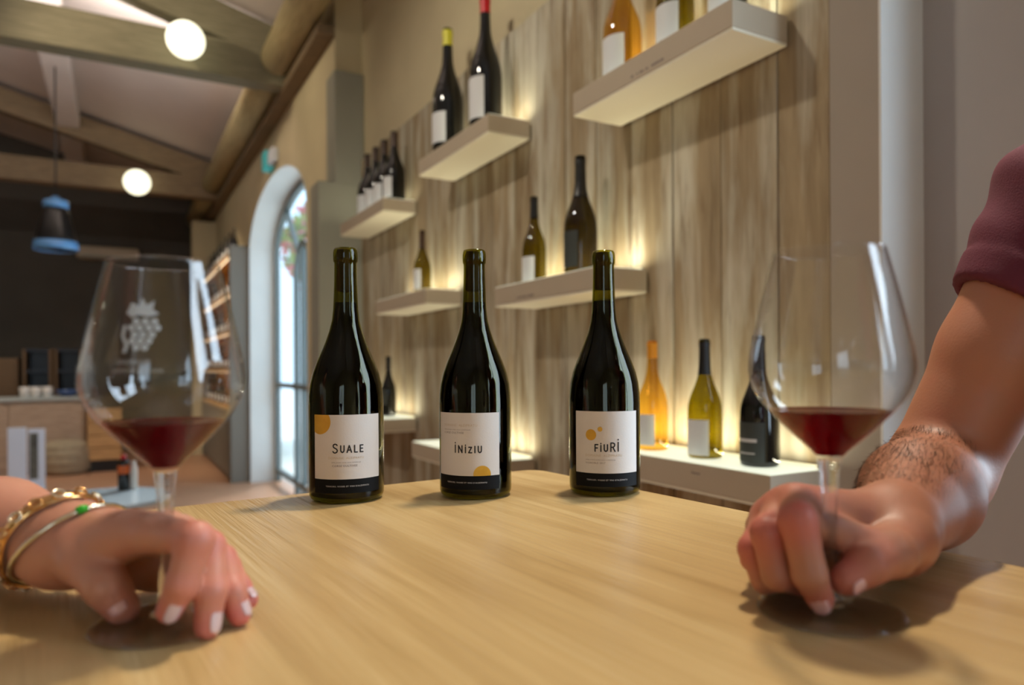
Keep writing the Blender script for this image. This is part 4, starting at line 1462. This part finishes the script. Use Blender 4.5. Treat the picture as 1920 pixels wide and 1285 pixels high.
# ---------------- man on the right: right hand pinching the stem
wm = PN(1672, 992, .505)
M_ix = [(PN(1497, 948, .470), .0115), (PN(1496, 978, .428), .0112), (PN(1518, 1078, .423), .0100), (PN(1538, 1124, .429), .0082)]
M_mi = [(PN(1468, 956, .482), .0115), (PN(1440, 1000, .445), .0108), (PN(1460, 1078, .442), .0100), (PN(1502, 1092, .458), .0088)]
M_ri = [(PN(1442, 972, .496), .0108), (PN(1414, 1030, .466), .0102), (PN(1436, 1086, .463), .0094), (PN(1482, 1084, .482), .0084)]
M_pi = [(PN(1432, 990, .512), .0098), (PN(1414, 1048, .488), .0090), (PN(1440, 1076, .486), .0084), (PN(1482, 1070, .502), .0074)]
M_th = [(PN(1694, 1012, .478), .0180), (PN(1668, 1038, .452), .0150), (PN(1626, 1060, .436), .0124), (PN(1587, 1087, .431), .0100)]
el_m = PN(1757, 886, .664)
sh_m = PN(2020, 375, .630)
m_core = [(wm + A3((0, 0, .006)), wm - A3((0, 0, .008)), .0255, .0255), (wm, wm + (el_m - wm) * .55, .0265, .0435), (wm + (el_m - wm) * .55, el_m, .0435, .0430), (el_m, el_m + (sh_m - el_m) * .45, .0430, .0470),
          (el_m + (sh_m - el_m) * .45, sh_m, .0480, .054)]
for f_, r0, r1 in ((M_ix, .0190, .0135), (M_mi, .0185, .0130), (M_ri, .0180, .0122), (M_pi, .0175, .0115)):
    m_core.append((wm, f_[0][0], r0, r1))
m_core.append((wm, M_th[0][0], .022, .019))
m_core.append((M_th[1][0], PN(1520, 985, .452), .0125, .0105))
m_core.append((wm, PN(1500, 1062, .482), .018, .016))
hand_m = Hand(m_core, [M_ix, M_mi, M_ri, M_pi, M_th])


def bounds(h, pad=0.012):
    pts, rs = [], []
    for a, b, ra, rb in h.core:
        pts += [a, b]; rs += [ra, rb]
    for ch in h.fingers:
        pts += [q[0] for q in ch]; rs += [q[1] for q in ch]
    pts, rs = np.array(pts), np.array(rs)[:, None]
    return (pts - rs).min(0) - pad, (pts + rs).max(0) + pad


def smooth_mesh(me, it=2):
    b = bmesh.new(); b.from_mesh(me)
    for _ in range(it):
        bmesh.ops.smooth_vert(b, verts=b.verts, factor=0.5, use_axis_x=True, use_axis_y=True, use_axis_z=True)
    b.to_mesh(me); b.free()


def basis(face):
    f = A3((face[0], face[1], 0)); f /= np.linalg.norm(f)
    l = A3((-f[1], f[0], 0))
    return f, l


class Trunk:
    """upper body below the clothes, neck and head with a face; everything outside the photograph"""
    def __init__(s, chest, face, shoulder_w, k=1.0):
        s.c, s.k, s.sw = A3(chest), k, shoulder_w
        s.f, s.l = basis(face)
        s.up = A3((0, 0, 1))
        s.ax = np.stack([s.f, s.l, s.up])
        s.head = s.c + s.up * 0.34 * k + s.f * 0.02

    def at(s, f, l, u):
        return s.c + s.f * f + s.l * l + s.up * u

    def torso(s, p, g=0.0):
        d = ellip(p, s.at(0, 0, 0.0), A3((.115 + g, s.sw * .92 + g, .20 + g)), s.ax)
        d = smin(d, ellip(p, s.at(0, 0, -.25), A3((.105 + g, s.sw * .80 + g, .26 + g)), s.ax), .06)
        d = smin(d, seg(p, s.at(0, s.sw * .95, .12), s.at(0, -s.sw * .95, .12), .055 + g, .055 + g), .05)
        d = smin(d, seg(p, s.at(-.01, s.sw * .8, .13), s.at(-.01, 0, .20), .05 + g, .05 + g), .04)
        d = smin(d, seg(p, s.at(-.01, -s.sw * .8, .13), s.at(-.01, 0, .20), .05 + g, .05 + g), .04)
        return d

    def headf(s, p):
        h = s.head
        d = seg(p, s.at(-.01, 0, .14), s.at(.005, 0, .27), .056, .052)
        d = smin(d, ellip(p, h + s.up * .025 - s.f * .012, A3((.096, .076, .102)), s.ax), .03)
        d = smin(d, ellip(p, h + s.f * .032 - s.up * .055, A3((.062, .056, .068)), s.ax), .03)
        d = smin(d, seg(p, h + s.f * .088 + s.up * .012, h + s.f * .108 - s.up * .030, .008, .013), .012)
        for q in (1, -1):
            d = smin(d, ellip(p, h + s.l * q * .078 - s.f * .005 - s.up * .008, A3((.020, .009, .032)), s.ax), .008)
            d = np.maximum(d, -ellip(p, h + s.f * .091 + s.l * q * .032 + s.up * .008, A3((.012, .018, .011)), s.ax)) if False else d
        d = smin(d, seg(p, h + s.f * .090 + s.l * .02 - s.up * .062, h + s.f * .090 - s.l * .02 - s.up * .062, .007, .007), .008)
        return d


def person(name, label, hand, fine, coarse, trunk, skin_mat, flush, shirt_mat, arm_other):
    t = thing(name, label, 'person', (trunk.c[0], trunk.c[1], 0))
    inv = Vector((-trunk.c[0], -trunk.c[1], 0))
    lo, hi = bounds(hand)
    v1, f1 = surface(hand, lo, hi, fine)

    def low(p):
        d = trunk.torso(p, -0.012)
        d = smin(d, trunk.headf(p), .03)
        for a, b, ra, rb in arm_other:
            d = smin(d, seg(p, a, b, ra, rb), .02)
        return d
    c = trunk.c
    pts = np.array([q for a, b, _, _ in arm_other for q in (a, b)] + [c - .28, c + A3((.28, .28, .52)), c - A3((0, 0, .58))])
    v2, f2 = surface(low, pts.min(0) - .06, pts.max(0) + .06, coarse)
    me, v = mesh_of('body', [(v1, f1), (v2, f2)])
    smooth_mesh(me, 1)
    add_flush(me, v, flush)
    o = new_obj('body', me, skin_mat, t)
    o.location = inv
    return t, inv, v, o


# chest centres lie outside the frame, beyond the shoulders
tw = Trunk(sh_w + A3(FWD) * -0.17 + A3((0, 0, -.13)) + A3(RGT) * -0.13, A3(RGT), 0.165, 0.95)
tm = Trunk(sh_m + A3((0.02, -.185, -.13)), A3((-1, 0.0, 0)), 0.185, 1.0)


def other_arm(tr, side, r):
    a = tr.at(0, side * tr.sw, .12)
    b = tr.at(.03, side * (tr.sw + .05), -.16)
    c = tr.at(.16, side * (tr.sw - .02), -.30)
    d = tr.at(.22, side * (tr.sw - .05), -.33)
    return [(a, b, r * 1.1, r * .9), (b, c, r * .85, r * .6), (c, d, r * .6, r * .35)]


fl_w = [(q[3][0], .013, .9) for q in (W_ix, W_mi, W_ri, W_pi)] + [(q[1][0], .014, .7) for q in (W_ix, W_mi, W_ri, W_pi)] + [(q[2][0], .012, .55) for q in (W_ix, W_mi, W_ri)] + [(W_th[3][0], .012, .5)]
PW, inv_w, vw, bw = person('person', 'person with gold bracelets whose hand rests over the left wine glass foot', hand_w, 0.0016, 0.006, tw, M['skin_w'], fl_w, M['white_shirt'], other_arm(tw, -1, .042))
fl_m = [(q[3][0], .014, .8) for q in (M_ix, M_mi, M_ri)] + [(q[1][0], .015, 1.0) for q in (M_ix, M_mi, M_ri)] + [(q[0][0], .02, .5) for q in (M_ix, M_mi)] + [(M_th[3][0], .016, .7), (M_pi[1][0], .014, .9), (M_th[2][0], .014, .5)]
PM, inv_m, vm, bmn = person('person', 'person in maroon t-shirt whose hairy arm reaches to the right wine glass', hand_m, 0.0016, 0.006, tm, M['skin_m'], fl_m, M['shirt'], other_arm(tm, 1, .048))
E0 = bpy.data.objects.new('tmp', None)
for nm, ch, dors, w, l, r, mt in (('thumbnail', W_th, CAMDIR(.12, .5, 1), .0115, .0118, .0103, 'nail'), ('fingernail', W_ix, CAMDIR(.75, .35, .8), .0080, .0165, .0076, 'nail_polish'),
                                  ('fingernail', W_mi, CAMDIR(1, .1, .45), .0090, .0140, .0076, 'nail_polish'), ('fingernail', W_ri, CAMDIR(1, .35, .2), .0084, .0122, .0072, 'nail_polish'),
                                  ('fingernail', W_pi, CAMDIR(.8, .6, .2), .0070, .0102, .0062, 'nail_polish')):
    o = nail(nm, PW, ch[2][0], ch[3][0], r, dors, w, l, M[mt], -0.28)
    o.location = inv_w
for nm, ch, dors, w, l, r in (('thumbnail', M_th, CAMDIR(.25, -.45, 1), .0115, .0120, .0101), ('fingernail', M_ix, CAMDIR(-.45, -.1, .9), .0110, .0125, .0083)):
    o = nail(nm, PM, ch[2][0], ch[3][0], r, dors, w, l, M['nail'], -0.05)
    o.location = inv_m


# ---- clothes
def garment(parent, inv, f, lo, hi, h, mat, name='shirt'):
    v, q = surface(f, lo, hi, h)
    me, _ = mesh_of(name, [(v, q)])
    smooth_mesh(me, 2)
    o = new_obj(name, me, mat, parent)
    o.location = inv
    return o


ua = (sh_m - el_m) / np.linalg.norm(sh_m - el_m)
hem = el_m + (sh_m - el_m) * .585
hn = ua + A3(RGT) * .35
hn = hn / np.linalg.norm(hn)
rngw = np.random.RandomState(3)


def shirt_m(p):
    t_ = (p - hem) @ hn
    fold = .0022 * np.sin(38 * (p @ (ua * .8 + A3(RGT) * .9 - A3(FWD) * .5)) * 2.2) + .0014 * np.sin(70 * (p @ (A3(UPV) + ua * .2)) + 40 * (p @ A3(RGT)))
    up = seg(p, hem - ua * .03, sh_m, .0550, .066) + fold * np.clip(t_ / .05, 0, 1)
    up = np.maximum(up, -t_)
    cuff = np.maximum(seg(p, hem - ua * .03, sh_m, .0572, .069), np.maximum(-(t_ + .002), t_ - .024))
    up = smin(up, cuff, .0022)
    up = np.maximum(up, -seg(p, hem - ua * .1, hem + ua * .10, .0498, .0498))
    d = smin(up, tm.torso(p, .004), .05 * float(1))
    # other sleeve
    a, b, ra, rb = other_arm(tm, 1, .048)[0]
    d2 = np.maximum(seg(p, a, a + (b - a) * .7, ra * 1.25, rb * 1.4), ((p - (a + (b - a) * .65)) @ (b - a)) / np.linalg.norm(b - a))
    d = smin(d, d2, .03)
    # neckline
    d = np.maximum(d, -ellip(p, tm.at(.03, 0, .235), A3((.075, .075, .05)), tm.ax))
    return d


c = tm.c
garment(PM, inv_m, shirt_m, np.minimum(c - A3((.26, .40, .56)), hem - .12), np.maximum(c + A3((.24, .36, .30)), sh_m + .12), 0.0032, M['shirt'])
uw = (sh_w - el_w) / np.linalg.norm(sh_w - el_w)
hemw = el_w + (sh_w - el_w) * .5


def shirt_w(p):
    up = np.maximum(seg(p, hemw, sh_w, .058, .066), -((p - hemw) @ uw))
    d = smin(up, tw.torso(p, .004), .04)
    d = np.maximum(d, -(seg(p, hemw - uw * .1, hemw + uw * .08, .0478, .0478)))
    a, b, ra, rb = other_arm(tw, -1, .042)[0]
    d2 = np.maximum(seg(p, a, a + (b - a) * .7, ra * 1.25, rb * 1.4), ((p - (a + (b - a) * .65)) @ (b - a)) / np.linalg.norm(b - a))
    d = smin(d, d2, .03)
    return np.maximum(d, -ellip(p, tw.at(.03, 0, .235), A3((.085, .085, .07)), tw.ax))


c = tw.c
garment(PW, inv_w, shirt_w, np.minimum(c - A3((.34, .34, .56)), hemw - .1), np.maximum(c + A3((.34, .34, .30)), sh_w + .1), 0.0042, M['white_shirt'])


def head_bits(parent, inv, tr, long_hair):
    h = tr.head

    def hair(p):
        cap = ellip(p, h + tr.up * .032 - tr.f * .018, A3((.102, .084, .108)), tr.ax)
        cut = (p - h) @ (tr.f * .8 - tr.up * .62) - .030
        d = np.maximum(cap, cut)
        if long_hair:
            d = smin(d, seg(p, h - tr.f * .07 + tr.up * .03, h - tr.f * .085 - tr.up * .20, .062, .045), .03)
        return d
    garment(parent, inv, hair, h - .16 - A3((0, 0, .16)), h + .16, 0.006, M['hair'], 'hair')
    for q in (1, -1):
        c = h + tr.f * .0700 + tr.l * q * .031 + tr.up * .004
        o = obj('eye', lathe([(0, -.012)] + [(.012 * math.sin(a), -.012 * math.cos(a)) for a in [math.pi * k / 10 for k in range(1, 10)]] + [(0, .012)], 16), M['ceramic'], parent, smooth=True)
        o.location = Vector(c) + inv
        o2 = obj('iris', lathe([(0, -.0065)] + [(.0065 * math.sin(a), -.0065 * math.cos(a)) for a in [math.pi * k / 8 for k in range(1, 8)]] + [(0, .0065)], 12), M['hair'], o, smooth=True)
        o2.location = Vector(tr.f * .0066)
    b = bmesh.new()
    tube([tuple(h + tr.f * (.098 - .02 * abs(x) * 2) + tr.l * x * .05 - tr.up * .062) for x in (-.5, -.25, 0, .25, .5)], [.001, .005, .006, .005, .001], 8, b)
    o = obj('lips', b, M['blossom'], parent, smooth=True)
    o.location = inv


head_bits(PW, inv_w, tw, True)
head_bits(PM, inv_m, tm, False)

# ---- hair on the man's forearm
rng = np.random.RandomState(11)
me = bmn.data
nrm = np.empty(len(me.vertices) * 3, np.float32)
me.vertices.foreach_get('normal', nrm)
nrm = nrm.reshape(-1, 3)
axm = (el_m - wm)
Lm = np.linalg.norm(axm); axm = axm / Lm
t_ = (vm - wm) @ axm / Lm
rad = np.linalg.norm((vm - wm) - ((vm - wm) @ axm)[:, None] * axm, axis=1)
side = nrm @ CAMDIR(-.75, .75, .1)
wgt = np.where((t_ > .12) & (t_ < .95) & (rad < .05), np.clip(side + .15, 0, 1) ** 1.3, 0)
pick = rng.choice(len(vm), 5000, p=wgt / wgt.sum())
b = bmesh.new()
for i in pick:
    p0, n0 = vm[i], nrm[i].astype(float)
    dirn = -axm * rng.uniform(.6, 1.0) + A3((0, 0, -1)) * rng.uniform(.1, .7) + n0 * rng.uniform(.15, .45) + rng.normal(0, .12, 3)
    dirn /= np.linalg.norm(dirn)
    L = rng.uniform(.006, .013)
    wv = np.cross(dirn, n0); wv = wv / (np.linalg.norm(wv) + 1e-9) * .00012
    p1 = p0 + dirn * L * .55
    p2 = p1 + (dirn - n0 * .35) * L * .45
    vs = [b.verts.new(tuple(q)) for q in (p0 + wv, p0 - wv, p1 - wv * .8, p1 + wv * .8, p2)]
    b.faces.new(vs[:4]); b.faces.new((vs[3], vs[2], vs[4]))
o = obj('arm_hair', b, M['hair'], PM)
o.location = inv_m
o['kind'] = 'stuff'


# ---- bracelets on the left wrist, laid on the skin
def wrist_ring(c, axis, off, n=72, wob=0.0):
    axis = axis / np.linalg.norm(axis)
    u = np.cross(axis, A3((0, 0, 1))); u /= np.linalg.norm(u)
    v = np.cross(axis, u)
    out = []
    for k in range(n):
        a = 2 * math.pi * k / n
        d = u * math.cos(a) + v * math.sin(a)
        rr = np.linspace(.008, .07, 120)
        val = hand_w.f_core(c + rr[:, None] * d)
        j = int(np.argmax(val > 0))
        q = c + d * (rr[j] + off) + axis * wob * math.sin(2 * a + .6)
        q[2] = max(q[2], TABLE_Z + .0045)
        out.append(Vector(q))
    return out


axw = PN(0, 992, .498) - wr_
axw /= np.linalg.norm(axw)
cw1 = wr_ + axw * .013
tilt1 = axw + A3((0, 0, .55))
t = thing('bracelet', 'flat rose gold bracelet with linked rings worn on the left wrist', 'bracelet', tuple(cw1))
ring = [Vector(q) - Vector(cw1) for q in wrist_ring(cw1, tilt1, .0035, 72, .002)]
n = len(ring)
b = bmesh.new()
axv = Vector(tilt1 / np.linalg.norm(tilt1))
rows = []
for q in ring:
    rd = (q - axv * q.dot(axv)).normalized()
    rows.append([b.verts.new(q + axv * x + rd * y) for x, y in ((-.0042, 0), (-.0038, .0012), (0, .0017), (.0038, .0012), (.0042, 0), (0, -.0006))])
for i in range(n):
    a_, c_ = rows[i], rows[(i + 1) % n]
    for k in range(6):
        b.faces.new((a_[k], a_[(k + 1) % 6], c_[(k + 1) % 6], c_[k]))
obj('band', b, M['gold_metal'], t, smooth=True)
for i in range(0, n, 4):
    q = ring[i]
    rd = (q - axv * q.dot(axv)).normalized()
    tg = axv.cross(rd)
    c_ = q + rd * .003
    obj('link', tube([c_ + (axv * math.cos(a) + tg * math.sin(a)) * .0034 for a in [2 * math.pi * k / 14 for k in range(14)]], .0009, 6, None, True), M['silver_metal'] if i % 8 else M['gold_metal'], t, smooth=True)
cw2 = wr_ + axw * -.004
tilt2 = axw + A3((0, 0, .95)) 
t = thing('bracelet', 'thin pale gold bracelet with a green bead on top, nearest the left hand', 'bracelet', tuple(cw2))
ring2 = [Vector(q) - Vector(cw2) for q in wrist_ring(cw2, tilt2, .0026, 72)]
obj('chain', tube(ring2, .0016, 8, None, True), M['silver_metal'], t, smooth=True)
top = max(ring2, key=lambda q: q.z)
i0 = ring2.index(top)
obj('green_bead', tube([ring2[(i0 + k) % 72] + Vector((0, 0, .0006)) for k in (-3, -2, -1)], [.0022, .0028, .0022], 10), M['green_bead'], t, smooth=True)
